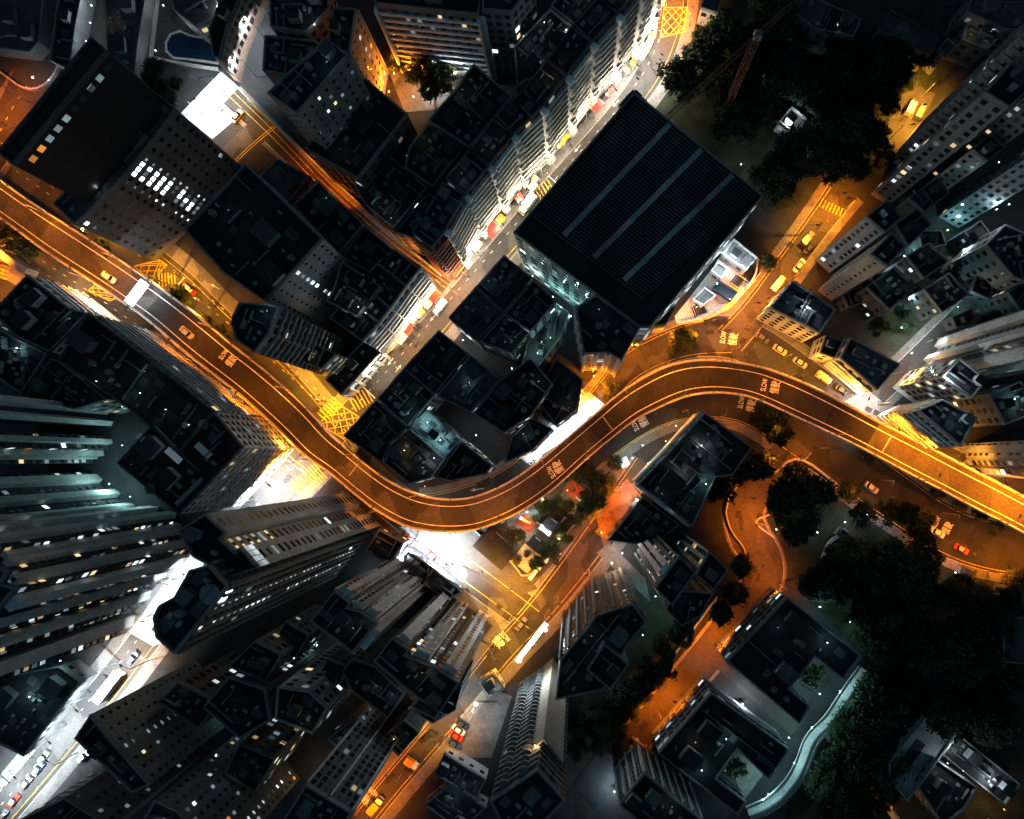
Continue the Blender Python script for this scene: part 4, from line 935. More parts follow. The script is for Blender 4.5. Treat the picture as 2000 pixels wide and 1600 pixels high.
for px, ang, pw, k in [
    # around the left arm of the flyover
    ((28, 402), 240, 2600, 'A'), ((25, 520), 60, 3200, 'A'), ((96, 462), 240, 900, 'A'), ((150, 585), 60, 2600, 'Y'), ((205, 470), 250, 2500, 'Y'), ((350, 540), 240, 3800, 'Y'), ((420, 600), 240, 2600, 'Y'), ((492, 682), 60, 2200, 'A'),
    ((575, 748), 40, 3000, 'Y'), ((630, 790), 300, 5000, 'Y'), ((700, 845), 150, 2600, 'Y'), ((572, 905), 230, 5000, 'Y'), ((20, 250), 180, 2500, 'R'), ((55, 200), 180, 2500, 'R'), ((0, 600), 60, 3500, 'A'),
    ((140, 588), 30, 2200, 'O'), ((205, 603), 30, 2200, 'O'), ((335, 690), 50, 1500, 'O'), ((400, 738), 50, 1500, 'O'), ((455, 790), 50, 2000, 'O'), ((520, 840), 50, 2600, 'O'), ((570, 880), 50, 2600, 'y'),  # omni lamps added to brighten the block facades beside the flyover
    # main street
    ((745, 720), -40, 3200, 'O'), ((838, 695), 140, 2400, 'Y'), ((818, 625), -40, 2400, 'O'), ((905, 590), 140, 3000, 'O'), ((862, 560), -40, 3500, 'A'), ((945, 520), 140, 2500, 'O'), 
    ((1285, 95), 190, 2500, 'O'), ((1345, 50), 180, 4500, 'A'), ((1300, 0), 0, 4500, 'A'), ((1300, 150), 150, 5000, 'W'), ((1255, 195), 150, 4000, 'W'),
    # alley and court
    ((620, 345), 220, 1500, 'R'), ((680, 398), 220, 1500, 'R'), ((720, 440), 220, 1200, 'R'), ((760, 470), 220, 1800, 'W'), ((840, 525), 220, 3500, 'a'), ((395, 225), 0, 9000, 'W'), ((440, 180), 200, 9000, 'W'), ((480, 240), 200, 2500, 'Y'), ((500, 150), 180, 7000, 'W'), ((520, 80), 180, 9000, 'W'), ((524, 30), 180, 5000, 'W'),
    # plaza and lower street
    ((815, 1045), -40, 40000, 'W'), ((870, 1082), -40, 36000, 'W'), ((845, 1090), 20, 20000, 'W'), ((905, 1105), 130, 12000, 'W'), ((716, 1004), 230, 4500, 'W'), ((960, 1120), 130, 3000, 'Y'), ((1020, 1140), 180, 4500, 'Y'), ((1000, 1200), 40, 3500, 'Y'), ((1090, 1165), 180, 1800, 'R'), ((1150, 1110), 180, 1600, 'R'), ((1190, 1000), 200, 2500, 'R'), ((1215, 945), 240, 2600, 'R'),
    ((965, 1265), -30, 3200, 'Y'), ((905, 1345), 150, 1600, 'R'), ((850, 1400), -30, 2400, 'Y'), ((790, 1500), 150, 1500, 'R'), ((725, 1560), -30, 3500, 'A'), ((930, 1370), 180, 5000, 'W'), ((870, 1440), 120, 1400, 'Y'),
    # avenue at lower left
    ((540, 935), -40, 24000, 'W'), ((500, 975), -40, 20000, 'W'), ((345, 1130), 0, 12000, 'W'), ((300, 1200), 0, 9000, 'W'), ((235, 1290), -40, 20000, 'W'), ((290, 1290), 150, 2500, 'Y'), ((180, 1355), -40, 22000, 'W'), ((130, 1415), -40, 22000, 'W'), ((65, 1480), -40, 26000, 'W'), ((20, 1530), -40, 20000, 'W'), ((150, 1470), 140, 2500, 'W'),
    # slip road and upper road
    ((1085, 832), -40, 5000, 'L'), ((1130, 795), -40, 4500, 'L'), ((1048, 872), -50, 2500, 'L'), ((1060, 862), -50, 2500, 'L'), ((1155, 750), -30, 3800, 'A'), ((1225, 670), -60, 1800, 'A'), ((1290, 650), -70, 2600, 'A'), ((1352, 675), 90, 2200, 'A'), ((1430, 690), 90, 2600, 'A'), ((1450, 605), 0, 3000, 'A'), ((1530, 700), 240, 3600, 'y'), ((1590, 735), 240, 4500, 'y'), ((1640, 790), 60, 4200, 'y'),
    ((1680, 770), 240, 8000, 'W'), ((1725, 735), 0, 4500, 'y'), ((1715, 790), 180, 5000, 'W'), ((1780, 835), 240, 4200, 'y'), ((1850, 875), 240, 4000, 'y'), ((1810, 668), 200, 6000, 'W'), ((1760, 740), 20, 5000, 'Y'), ((1900, 905), 240, 4000, 'Y'),
    ((1500, 590), 200, 4500, 'A'), ((1545, 545), 200, 3500, 'A'), ((1560, 460), 0, 3200, 'Y'), ((1610, 400), 0, 3500, 'A'), ((1650, 410), 180, 2500, 'A'),
    # park road and the orange lane
    ((1330, 785), -60, 1100, 'a'), ((1405, 815), 80, 600, 'A'), ((1500, 855), 90, 700, 'A'), ((1620, 850), -120, 450, 'A'), ((1560, 890), 60, 2000, 'A'), ((1640, 970), 60, 300, 'A'), ((1735, 900), -120, 500, 'A'), ((1850, 985), -120, 350, 'A'), ((1840, 1085), 60, 900, 'A'), ((1930, 1115), 80, 2500, 'A'), ((2000, 1100), 90, 1800, 'A'),
    ((1505, 890), 220, 1500, 'R'), ((1478, 1020), 180, 4200, 'R'), ((1440, 970), 0, 700, 'R'), ((1520, 1140), 200, 3600, 'R'), ((1400, 1252), 150, 4000, 'R'), ((1325, 1355), 160, 2600, 'R'), ((1285, 1385), 150, 2600, 'R'), ((1480, 1080), 250, 900, 'R'),
    # truck yard
    ((1800, 190), 220, 5000, 'Y'), ((1760, 235), 0, 5000, 'Y'), ((1738, 272), 0, 1500, 'Y')]:
    lamp(px, ang, pw * {'W': 1.4, 'L': 1.4, 'O': 2.4, 'y': 1.7, 'a': 1.9}.get(k, LK), k)
for i, (a, b) in enumerate(zip(TB, TB[1:])):  # evenly spaced lamps added to brighten the terraced facade
    if i < 11: lamp(((a[0] + b[0]) / 2 + 14, (a[1] + b[1]) / 2 + 12), -40, 7500 if i in (3, 7, 8, 9) else 5000, 'O', H=8.0)
# lamps added on the flyover parapet to light its deck
for px, ang, pw in [((0, 352), -40, 1100), ((90, 418), -40, 1500), ((170, 545), 50, 1300), ((235, 508), -40, 1000), ((355, 682), 50, 500), ((415, 640), -40, 1100), ((480, 782), 50, 900), ((560, 760), -40, 900), ((600, 898), 45, 1100), ((690, 888), -50, 800), ((735, 998), 50, 600), ((812, 968), -70, 500), ((880, 1042), 90, 900),
                    ((985, 1018), 110, 900), ((1060, 900), -55, 400), ((1150, 897), 120, 350), ((1215, 765), -50, 900), ((1300, 715), -70, 900), ((1330, 775), 100, 500), ((1400, 704), -90, 700), ((1480, 783), 75, 400), ((1540, 735), -60, 700), ((1630, 850), 60, 400), ((1725, 830), -65, 3200), ((1790, 862), -65, 2600), ((1800, 938), 60, 800), ((1870, 904), -65, 1600), ((1925, 930), -65, 2600), ((1985, 965), -65, 3200), ((1950, 1015), 60, 1500)]:
    lamp(px, ang, pw * 9, 'A', H=8.0, z0=FZ, arm=1.6, desc='flyover lamp')
# small lamps: on roofs, in courtyards, in the park
def small(px, z, power, kind, desc, name='wall_lamp', r=.15, cat='lamp'):
    col = {'A': AMB, 'W': WHT, 'Y': WRM, 'T': TEA}[kind]
    p = P(*px, z)
    E = empty(name, (p.x, p.y, z), near(desc, *px), cat, desc + 's')
    key = (name, kind)
    if key not in LMS:
        a = MB(); a.cyl((0, 0), .12, .1, -.9, .1, 6); a1 = a.mesh('bracket', 'dark_metal')
        a = MB(); a.cyl((0, 0), r, r * .7, .1, .5, 10); a2 = a.mesh('globe', {'A': 'lamp_glass', 'Y': 'lamp_glass'}.get(kind, 'lit_strong' if name in ('park_lamp', 'floodlight') else 'lamp_dim')); LMS[key] = (a1, a2)
    link('bracket', LMS[key][0], E); link('globe', LMS[key][1], E)
    light('lamp_light', col, power, (0, 0, .85), E, rad=.12)
for px, z, pw, k in [((1650, 1020), 3, 500, 'W'), ((1692, 1005), 3, 400, 'W'), ((1677, 1026), 3, 400, 'W'), ((1600, 966), 3, 300, 'W'), ((1596, 1040), 3, 350, 'W'), ((1740, 1026), 3, 300, 'W'), ((1516, 1034), 3, 250, 'W'), ((1690, 1152), 3, 60, 'W'), ((1785, 1165), 3, 120, 'W'), ((1865, 1118), 3, 350, 'W'), ((1877, 1187), 3, 40, 'W')]:
    small(px, z, pw, k, 'white globe lamp', 'park_lamp')
for px, z, pw, k in [((1615, 1255), 16.3, 150, 'T'), ((1517, 1310), 16.3, 150, 'T'), ((1418, 1443), 16.3, 150, 'T'), ((1370, 1504), 16.3, 150, 'T'), ((1545, 1303), 2, 700, 'W'), ((1560, 1290), 2, 500, 'T'), ((1415, 1505), 2, 900, 'W'), ((1450, 1375), 4, 2600, 'W'), ((1640, 1350), 9, 1200, 'T'), ((1585, 1420), 9, 1200, 'T'), ((1550, 1490), 9, 1200, 'T'), ((1490, 1560), 9, 900, 'T'), ((1200, 1545), 3, 2200, 'W'), ((1600, 1355), 5, 600, 'T'), ((1540, 1440), 5, 600, 'T'), ((1500, 1550), 5, 600, 'T'), ((1660, 1215), 4, 500, 'T'), ((1600, 1185), 4, 500, 'T')]:  # lamps along the walkway ramp are added to brighten it
    small(px, z, pw * 1.6, k, 'cool school lamp')
for px, z, pw, k in [((180, 12), 5, 900, 'W'), ((178, 46), 5, 700, 'W'), ((170, 82), 5, 700, 'W'), ((66, 153), 5, 900, 'W'), ((97, 158), 5, 700, 'W'), ((55, 70), 5, 60, 'W'), ((22, 38), 5, 60, 'W'), ((305, 100), 5, 700, 'W'), ((320, 12), 5, 900, 'W'), ((410, 40), 4, 800, 'T'), ((425, 15), 10, 500, 'W')]:
    small(px, z, pw * .9, k, 'white road lamp', 'post_lamp')
for px, z, pw, k in [((1765, 500), 4, 500, 'T'), ((1735, 540), 4, 700, 'W'), ((1702, 614), 4, 300, 'W'), ((1880, 488), 4, 900, 'W'), ((1915, 505), 4, 900, 'W'), ((1955, 533), 4, 900, 'W'), ((1850, 450), 4, 500, 'T'), ((1775, 585), 4, 400, 'T'), ((1825, 560), 4, 500, 'T'), ((1870, 600), 4, 500, 'T'), ((1760, 640), 4, 300, 'T'), ((1985, 550), 4, 700, 'W'), ((1945, 410), 19, 800, 'W'), ((1970, 400), 19, 800, 'W'), ((1848, 742), 29, 700, 'W'), ((1575, 602), 16, 250, 'W'), ((1780, 690), 4, 600, 'W'), ((1650, 580), 4, 120, 'T')]:
    small(px, z, pw * 2.6, k, 'cool hillside lamp', 'post_lamp')
for px, z, pw, k in [((1040, 540), 10, 900, 'W'), ((1080, 580), 8, 900, 'T'), ((1115, 618), 8, 900, 'T'), ((1410, 495), 9, 2200, 'W'), ((1450, 520), 9, 2500, 'W'), ((1400, 555), 8, 1400, 'W'), ((1360, 600), 6, 900, 'W'), ((1425, 585), 6, 1000, 'W'), ((1555, 228), 6, 900, 'W'), ((1535, 245), 6, 500, 'W'), ((1570, 300), 5, 300, 'W'), ((1510, 330), 4, 150, 'T'), ((1950, 318), 6, 100, 'W'), ((1935, 62), 10, 500, 'W'), ((1447, 322), 4, 500, 'W'), ((1480, 350), 4, 400, 'W')]:  # entries beside the hall are lamps added to light its facade
    small(px, z, pw, k, 'white hillside lamp')
for px, z, pw, k in [((1065, 1230), 18, 5000, 'W'), ((1040, 1255), 18, 9000, 'W'), ((1015, 1290), 18, 8000, 'W'), ((930, 1375), 6, 3500, 'W')]:
    small(px, z, pw, k, 'glaring floodlight', 'floodlight', r=.6)
for px, z, pw, k in [((770, 145), 5, 2000, 'A'), ((800, 138), 4, 1600, 'A'), ((825, 130), 4, 800, 'A'), ((890, 145), 5, 1600, 'W'), ((845, 175), 3, 900, 'W'), ((760, 180), 4, 1300, 'A'), ((808, 190), 4, 700, 'Y'), ((775, 110), 4, 1500, 'A')]:
    small(px, z, pw * 2.2, k, 'low courtyard lamp')
for px, z, pw, k in [((1108, 958), 3, 300, 'Y'), ((1060, 975), 3, 500, 'Y'), ((1150, 985), 3, 250, 'Y'), ((1030, 1000), 3, 700, 'W'), ((1012, 1060), 3, 700, 'Y'), ((1060, 1035), 5, 500, 'W'), ((1055, 1110), 4, 700, 'Y'), ((1092, 1052), 3, 300, 'Y'), ((1242, 975), 4, 900, 'W'), ((1195, 1100), 4, 900, 'Y'), ((1215, 1080), 4, 900, 'W'), ((1175, 1040), 4, 600, 'A'), ((1160, 735), 6, 1500, 'A'), ((1135, 775), 5, 1500, 'A'), ((1255, 870), 4, 500, 'T'), ((1235, 895), 4, 500, 'T')]:
    small(px, z, pw * 2.2, k, 'small garden lamp')
for px, z, pw, k in [((1370, 870), 19, 160, 'W'), ((1328, 932), 19, 160, 'W'), ((1378, 945), 19, 160, 'T'), ((1300, 862), 4, 400, 'Y'), ((1265, 905), 4, 400, 'Y'), ((1320, 832), 4, 500, 'Y'), ((1035, 430), 20, 60, 'W'), ((1095, 600), 12, 250, 'T'), ((1075, 660), 13, 250, 'T'), ((1050, 690), 13, 200, 'T'), ((860, 860), 14.5, 420, 'T'), ((835, 825), 14.5, 300, 'T'), ((790, 880), 18, 140, 'Y'), ((848, 895), 18, 160, 'W'), ((775, 945), 6, 700, 'Y'), ((830, 950), 6, 500, 'Y'), ((1060, 770), 18, 80, 'W'), ((820, 755), 17, 50, 'W'), ((905, 665), 6, 1200, 'W'), ((995, 805), 18, 500, 'W'), ((930, 850), 6, 700, 'W'), ((1000, 720), 12, 300, 'T'), ((1058, 668), 18, 40, 'W'), ((660, 520), 5, 200, 'T'), ((1022, 72), 25, 60, 'W'), ((1106, 60), 25, 80, 'W'), ((1063, 45), 25, 60, 'W'), ((1055, 122), 24, 60, 'W'), ((700, 600), 25, 60, 'W'), ((715, 612), 25, 60, 'W'),  # lamps along the park-road balconies are added to brighten them
                      ((660, 165), 22, 60, 'W'), ((615, 50), 23, 60, 'W'), ((550, 190), 6, 200, 'T'), ((600, 165), 22, 80, 'T'), ((755, 288), 4, 400, 'T'), ((740, 340), 5, 300, 'T'), ((240, 795), 32.5, 40, 'T'), ((275, 768), 32.5, 40, 'T'), ((325, 800), 32.5, 30, 'T'), ((190, 745), 32.5, 30, 'T'), ((370, 830), 33, 30, 'T'), ((35, 680), 21, 200, 'T'), ((20, 690), 4, 300, 'T'), ((165, 650), 4, 300, 'W'), ((215, 945), 5, 1500, 'T'), ((240, 870), 5, 900, 'T'), ((255, 970), 5, 900, 'T'), ((230, 1180), 5, 900, 'T'), ((60, 1360), 9, 500, 'T'), ((120, 1290), 9, 600, 'T'), ((40, 1460), 5, 500, 'W'), ((720, 1120), 4, 600, 'W'), ((745, 1080), 4, 600, 'W'), ((1280, 1165), 5, 700, 'T'), ((1255, 1240), 5, 300, 'T'), ((1320, 1195), 4, 500, 'T'),
                      ((575, 1285), 33, 50, 'T'), ((720, 1340), 5, 400, 'Y'), ((470, 1370), 5, 400, 'T'), ((620, 1260), 5, 300, 'T'), ((620, 1520), 5, 500, 'Y'), ((1045, 1455), 61, 350, 'Y'), ((1060, 1470), 61, 300, 'Y'), ((1085, 1500), 61, 350, 'Y'), ((1030, 1500), 61, 250, 'Y'), ((1850, 1490), 13, 500, 'W'), ((1880, 1505), 13, 700, 'W'), ((1930, 1525), 7, 900, 'W'), ((1850, 1455), 7, 400, 'W'), ((1790, 1545), 5, 500, 'W'), ((1740, 1560), 4, 900, 'A'), ((1960, 1580), 5, 900, 'A'), ((1930, 1600), 5, 600, 'Y'), ((1950, 960), 4, 500, 'W'), ((1980, 780), 23, 300, 'T'), ((620, 720), 4, 500, 'Y'), ((450, 1030), 4, 10, 'W')]:
    small(px, z, pw * 1.3, k, 'glowing yard lamp', 'yard_lamp', r=.12)

# ------------------------------------------------------------------ things on the street
def awning(px, ang, L, D, col, desc, z=3.6):
    p = P(*px, z); E = empty('awning', (p.x, p.y, 0), near(desc, *px), 'awning', 'shop awnings along the main street', math.radians(ang))
    m_ = MB(); m_.add([(-L / 2, D / 2, z + .5), (-L / 2, -D / 2, z - .1), (L / 2, -D / 2, z - .1), (L / 2, D / 2, z + .5), (-L / 2, D / 2, z + .38), (-L / 2, -D / 2, z - .4), (L / 2, -D / 2, z - .4), (L / 2, D / 2, z + .38)], [(0, 1, 2, 3), (7, 6, 5, 4), (1, 5, 6, 2), (0, 4, 5, 1), (3, 2, 6, 7), (0, 3, 7, 4)])
    m_.build('canvas', col, E)
    for sx in (-1, 1):
        m_ = MB(); m_.tube((sx * (L / 2 - .1), -D / 2 + .1, 0), (sx * (L / 2 - .1), -D / 2 + .1, z - .2), .05, .05); m_.build('post', 'metal', E)
for px, ang, L, D, c, d in [((1277, 62), 75, 3.4, 1.6, 'paint_orange', 'orange canvas awning'), ((1269, 82), 65, 2.4, 1.8, 'paint_white', 'white canvas awning'), ((1256, 102), 58, 4.4, 2.4, 'paint_green', 'grey-green flat awning'), ((1236, 124), 50, 1.6, 1.5, 'paint_orange', 'ochre stall awning'), ((1224, 138), 50, 1.4, 1.5, 'paint_yellow', 'yellow stall awning'),
                          ((1191, 180), 50, 3, 1.2, 'paint_red', 'narrow red awning'), ((1168, 207), 50, 3.8, 1.8, 'paint_red', 'large red awning'), ((1100, 275), 50, 5, 1.3, 'paint_yellow', 'yellow-lit shop awning'), ((1046, 350), 50, 1.6, 1.4, 'paint_orange', 'small orange awning'), ((1040, 364), 50, 2.6, 1.9, 'paint_silver', 'grey metal awning'), ((1014, 386), 50, 2.6, 2, 'paint_red', 'square red awning'),
                          ((976, 430), 50, 3.4, 2, 'paint_orange', 'orange plank awning'), ((962, 450), 50, 3.8, 2.6, 'paint_red', 'crimson awning'), ((930, 480), 50, 3.4, 2.2, 'paint_cream', 'olive-cream awning'), ((895, 525), 50, 4, 1.8, 'paint_yellow', 'golden corner awning'), ((850, 577), 50, 3.6, 1.8, 'paint_red', 'bright red awning'), ((836, 595), 50, 2.4, 1.6, 'paint_silver', 'silver awning'), ((819, 612), 50, 3.2, 1.7, 'paint_yellow', 'bright yellow awning'), ((797, 641), 50, 3.4, 1.7, 'paint_red', 'lower red awning'), ((783, 660), 50, 3.2, 2.4, 'paint_white', 'blinding white awning')]:
    awning(px, ang, L, D, c, d)
# gantry sign over the flyover: posts, beam and a lit panel on top
p = P(267, 572, FZ + 6); E = empty('gantry_sign', (p.x, p.y, 0), 'glaring white gantry sign spanning the flyover', 'sign', None, math.radians(53))
m_ = MB(); m_.box((0, 0, FZ + 6), (7.4, 2.6, .5)); m_.build('sign_panel', 'lit_strong', E)
for sx in (-1, 1):
    m_ = MB(); m_.cyl((sx * 5.6, 0), .22, .18, 0, FZ + 5.75, 10); m_.build('post', 'metal', E)
m_ = MB(); m_.box((0, 0, FZ + 5.6), (11.6, .5, .3)); m_.build('beam', 'metal', E)
light('sign_light', WHT, 2500, (0, 0, FZ + 5), E)
# glowing strip that imitates the flare of the bright wall lamp
p = P(1038, 1255, 16); E = empty('flare_strip', (p.x, p.y, 0), 'long glowing strip imitating lamp flare over the lower street', 'sign', None, math.radians(52))
m_ = MB(); m_.box((0, 0, 16), (13, 1.2, .5)); m_.build('flare_panel', 'lit_strong', E)
for sx in (-5, 5):
    m_ = MB(); m_.cyl((sx, 0), .2, .2, 0, 15.7, 8); m_.build('post', 'metal', E)

# tower crane with a long jib over the dark wood
p = P(1480, 69, 41); p.z = 0; E = empty('tower_crane', (p.x, p.y, 0), 'rust-coloured tower crane with a long jib over the dark hillside wood', 'crane')
m_ = MB()
for sx in (-.7, .7):
    for sy in (-.7, .7): m_.box((sx, sy, 20), (.18, .18, 40))
for k in range(20):
    m_.tube((-.7, -.7, k * 2), (.7, -.7, k * 2 + 2), .06, .06, 4); m_.tube((.7, .7, k * 2), (-.7, .7, k * 2 + 2), .06, .06, 4)
m_.build('mast', 'rust', E)
a, b = P(1300, 232, 41) - Vector((p.x, p.y, 0)), P(1545, 10, 41) - Vector((p.x, p.y, 0)); m_ = MB(); u = (b - a).normalized(); v = Vector((-u.y, u.x, 0)) * .6
for o_ in (v, -v, Vector((0, 0, 1.2))): m_.tube(a + o_, b + o_, .09, .09, 4)
for k in range(24):
    q0 = a + (b - a) * k / 24; q1 = a + (b - a) * (k + 1) / 24; m_.tube(q0 + v, q1 - v, .06, .06, 4); m_.tube(q0 - v, q1 + Vector((0, 0, 1.2)), .06, .06, 4)
m_.build('jib', 'rust', E)
m_ = MB(); m_.box((0, 0, 41), (1.8, 1.6, 1.9)); m_.build('cab', 'paint_grey', E)
# pool
pl = [(327, 85), (335, 70), (352, 64), (370, 72), (392, 76), (432, 80), (424, 122), (380, 116), (340, 112), (328, 100)]
sheet('pool_deck', [(300, 0), (445, 20), (432, 140), (355, 220), (300, 200)], 0.06, 'roof_dark')
mb = MB(); q = ccw([P2(*p) for p in pl]); ring(mb, inset(q, -.6), q, .06, .3); o = mb.build('pool_edge', 'concrete'); tag(o, 'pale curved coping around the swimming pool at the upper left', 'pool edge')
sheet('pool_water', pl, .16, 'water')
# park and garden pieces
for px, ang, L in [((1085, 1035), 52, 5), ((1100, 1015), 52, 4), ((1000, 1050), -38, 6), ((1050, 1020), -38, 5), ((1010, 1000), -38, 5), ((1130, 975), -38, 4), ((1078, 985), -38, 4), ((1092, 1085), 52, 4)]:
    p = P(*px); E = empty('bench', (p.x, p.y, 0), near('pale garden bench', *px), 'bench', 'benches in the play garden', math.radians(ang))
    m_ = MB(); m_.box((0, 0, .45), (L * .5, .5, .08)); m_.build('seat', 'pale_concrete', E); m_ = MB(); m_.box((0, .26, .7), (L * .5, .06, .4)); m_.build('backrest', 'brown_paving', E)
    for sx in (-1, 1):
        m_ = MB(); m_.box((sx * L * .2, 0, .2), (.08, .45, .4)); m_.build('leg', 'dark_metal', E)
def wallseg(px, h, t, m, label, name='garden_wall', cat='wall'):
    c = smooth(wline(px), 2); mb = MB(); strip(mb, offs(c, t / 2), offs(c, -t / 2), h, thick=h)
    tag(mb.build(name, m), label, cat)
wallseg([(258, -10), (240, 110), (228, 170)], 1.5, .5, 'concrete', 'straight parapet wall at the top left between the lamps')
wallseg([(312, -10), (300, 90), (292, 180)], 1.5, .5, 'concrete', 'parapet wall left of the swimming pool')
wallseg([(0, 140), (60, 185), (110, 160), (130, 90)], 1.2, .5, 'concrete', 'curved ramp wall above the orange road on the left edge')
wallseg([(300, 115), (360, 128), (430, 138)], 1.2, .6, 'concrete', 'low wall below the swimming pool')
wallseg([(1595, 1012), (1585, 1035), (1568, 1044), (1545, 1045)], .7, .35, 'pale_concrete', 'small curved seat wall in the park')
wallseg([(1650, 1040), (1620, 1055), (1608, 1080), (1600, 1108)], 1.0, .8, 'pale_concrete', 'long curved pale park wall')
wallseg([(1436, 952), (1420, 975), (1416, 1005), (1428, 1040), (1452, 1068), (1458, 1090), (1445, 1118)], 1.0, .35, 'kerb', 'curved kerb wall along the S-shaped orange lane')
wallseg([(1502, 1005), (1474, 1015), (1480, 1028), (1512, 1050)], .8, .5, 'kerb', 'bright kerb wall on the inside of the S-shaped lane')
wallseg([(1510, 925), (1556, 886), (1632, 945)], 1.1, .6, 'concrete', 'angled amber-lit wall at the park corner')
wallseg([(1322, 634), (1370, 624), (1405, 605), (1420, 590)], 2.0, .5, 'pale_concrete', 'white curved garden wall below the white villas')
wallseg([(1476, 512), (1474, 540), (1455, 568)], 2.0, .5, 'pale_concrete', 'straight white garden wall right of the white villas')
wallseg([(925, 1035), (1000, 1095), (1030, 1140), (1130, 1010), (1215, 950)], 1.0, .4, 'concrete', 'low wall around the play garden')
wallseg([(862, 540), (802, 490), (715, 412), (634, 338), (558, 262), (492, 204)], 3, .5, 'wall_green', 'long green-grey wall along the alley')
wallseg([(1210, 1420), (1300, 1300), (1370, 1205), (1400, 1165)], 1.2, .4, 'concrete', 'wall along the far side of the orange lane')
wallseg([(1235, 1438), (1262, 1462)], 1.5, .4, 'concrete', 'short end wall closing the orange lane')
wallseg([(1640, 1595), (1700, 1560), (1720, 1535)], .8, .3, 'concrete', 'thin curved kerb in the dark lower park')
mb = MB(); c = smooth(wline([(1678, 1300), (1640, 1352), (1610, 1400), (1575, 1430), (1560, 1475), (1540, 1515), (1500, 1555), (1455, 1575)]), 2)
strip(mb, offs(c, 2.1), offs(c, -2.1), 4.5, thick=.5); o = mb.build('walkway_ramp', 'pale_concrete'); tag(o, 'curved pale blue walkway ramp around the school', 'walkway')
for s_ in (2.0, -2.0, .7):
    mb = MB(); strip(mb, offs(c, s_ + .08), offs(c, s_ - .08), 5.4, thick=.9); mb.build('railing', 'dark_metal', o)
for p, a in along(c, 11, 3):
    mb = MB(); mb.cyl((p.x, p.y), .3, .3, 0, 4, 8); mb.build('column', 'concrete', o)
def mat_sq(px, ang, sz, label, m='red_paving', name='play_mat'):
    p = P(*px); mb = MB(); mb.box((p.x, p.y, .1), (*sz, .12), math.radians(ang)); tag(mb.build(name, m), label, 'play mat' if name == 'play_mat' else 'paving')
mat_sq((1121, 957), -40, (4.6, 4.2), 'upper red square play mat in the garden'); mat_sq((1028, 1022), -38, (4.8, 3.6), 'lower red play mat under the yellow slide')
p = P(1120, 957); E = empty('play_cone', (p.x, p.y, .16), 'small grey climbing cone on the upper red play mat', 'play cone'); m_ = MB(); m_.cyl((0, 0), .7, .1, 0, 1.4, 8); m_.build('cone', 'metal', E); m_ = MB(); m_.cyl((0, 0), .8, .75, -.01, .12, 12); m_.build('base', 'dark_metal', E)
p = P(1024, 1015); E = empty('slide', (p.x, p.y, .16), 'yellow slide standing on the lower red play mat', 'slide', None, math.radians(-30))
m_ = MB(); m_.add([(-.4, -.35, 1.6), (2.2, -.35, .2), (2.2, .35, .2), (-.4, .35, 1.6), (-.4, -.35, 1.5), (2.2, -.35, .1), (2.2, .35, .1), (-.4, .35, 1.5)], [(0, 1, 2, 3), (7, 6, 5, 4), (0, 4, 5, 1), (2, 6, 7, 3)]); m_.build('chute', 'paint_yellow', E)
m_ = MB(); m_.box((-.9, 0, .8), (1, .8, 1.55)); m_.build('ladder', 'paint_cream', E)
def pergola(px, ang, w_, d_, label, m='brown_paving', n_=12, h=3):
    p = P(*px); E = empty('pergola', (p.x, p.y, 0), label, 'pergola', None, math.radians(ang))
    for i in range(n_):
        m_ = MB(); m_.box((0, -d_ / 2 + d_ * (i + .5) / n_, h), (w_, d_ / n_ * .55, .2)); m_.build('beam', m, E)
    for sx in (-1, 1):
        m_ = MB(); m_.box((sx * w_ * .42, 0, h - .22), (.25, d_, .25)); m_.build('rail', m, E)
        for sy in (-1, 1):
            m_ = MB(); m_.box((sx * w_ * .42, sy * d_ * .45, h / 2 - .15), (.25, .25, h - .3)); m_.build('post', m, E)
pergola((1206, 972), -42, 5.2, 5.6, 'upper brown pergola above the orange street'); pergola((1212, 995), -42, 3.4, 4.2, 'small slatted pergola between the two brown ones'); pergola((1182, 1035), -42, 4.2, 4.6, 'lower amber-lit pergola beside the orange street')
pergola((1136, 785), -42, 4.4, 5.4, 'orange-lit pergola steps beside the slip road', 'wall_beige', 6)
def shelter(px, ang, sz, h, label, roofm='roof_dark', name='shelter', lamp_=False):
    p = P(*px); E = empty(name, (p.x, p.y, 0), label, name.replace('_', ' '), None, math.radians(ang))
    m_ = MB(); m_.box((0, 0, h), (sz[0], sz[1], .25)); m_.build('roof', roofm, E)
    m_ = MB(); m_.box((0, 0, h / 2 - .1), (sz[0] * .8, sz[1] * .75, h - .2)); m_.build('wall', 'wall_grey', E)
    m_ = MB(); m_.box((0, sz[1] * .38, h + .3), (sz[0] * .5, .3, .35)); m_.build('vent', 'machine', E)
shelter((1078, 1022), -38, (4.2, 3.4), 3.4, 'dark garden pavilion above the white kiosk'); shelter((1066, 1034), -38, (4, 1.6), 2.8, 'white kiosk roof in the play garden', 'paint_white'); shelter((1046, 1058), -38, (3.6, 3.8), 3.2, 'square dark garden pavilion below the kiosk')
shelter((1028, 1090), -38, (6, 6.4), .8, 'wide pale olive platform in the play garden', 'wall_beige'); shelter((1042, 1120), 52, (3.4, 1.1), 2.6, 'white bus shelter roof at the lower garden corner', 'paint_white'); shelter((1070, 1090), 52, (2.4, .9), 2.6, 'white small shelter roof beside the orange street', 'paint_white')
shelter((972, 1066), -40, (11, 8.5), 3.2, 'flat dark brown roof under the flyover by the plaza', 'roof_brown'); shelter((1640, 1040), -35, (3.4, 3), 2.8, 'dark park pavilion between globe lamps', 'roof_dark'); shelter((1690, 895), -30, (2.0, .8), 1.4, 'dark control cabinet on the traffic island', 'dark_metal', 'cabinet')
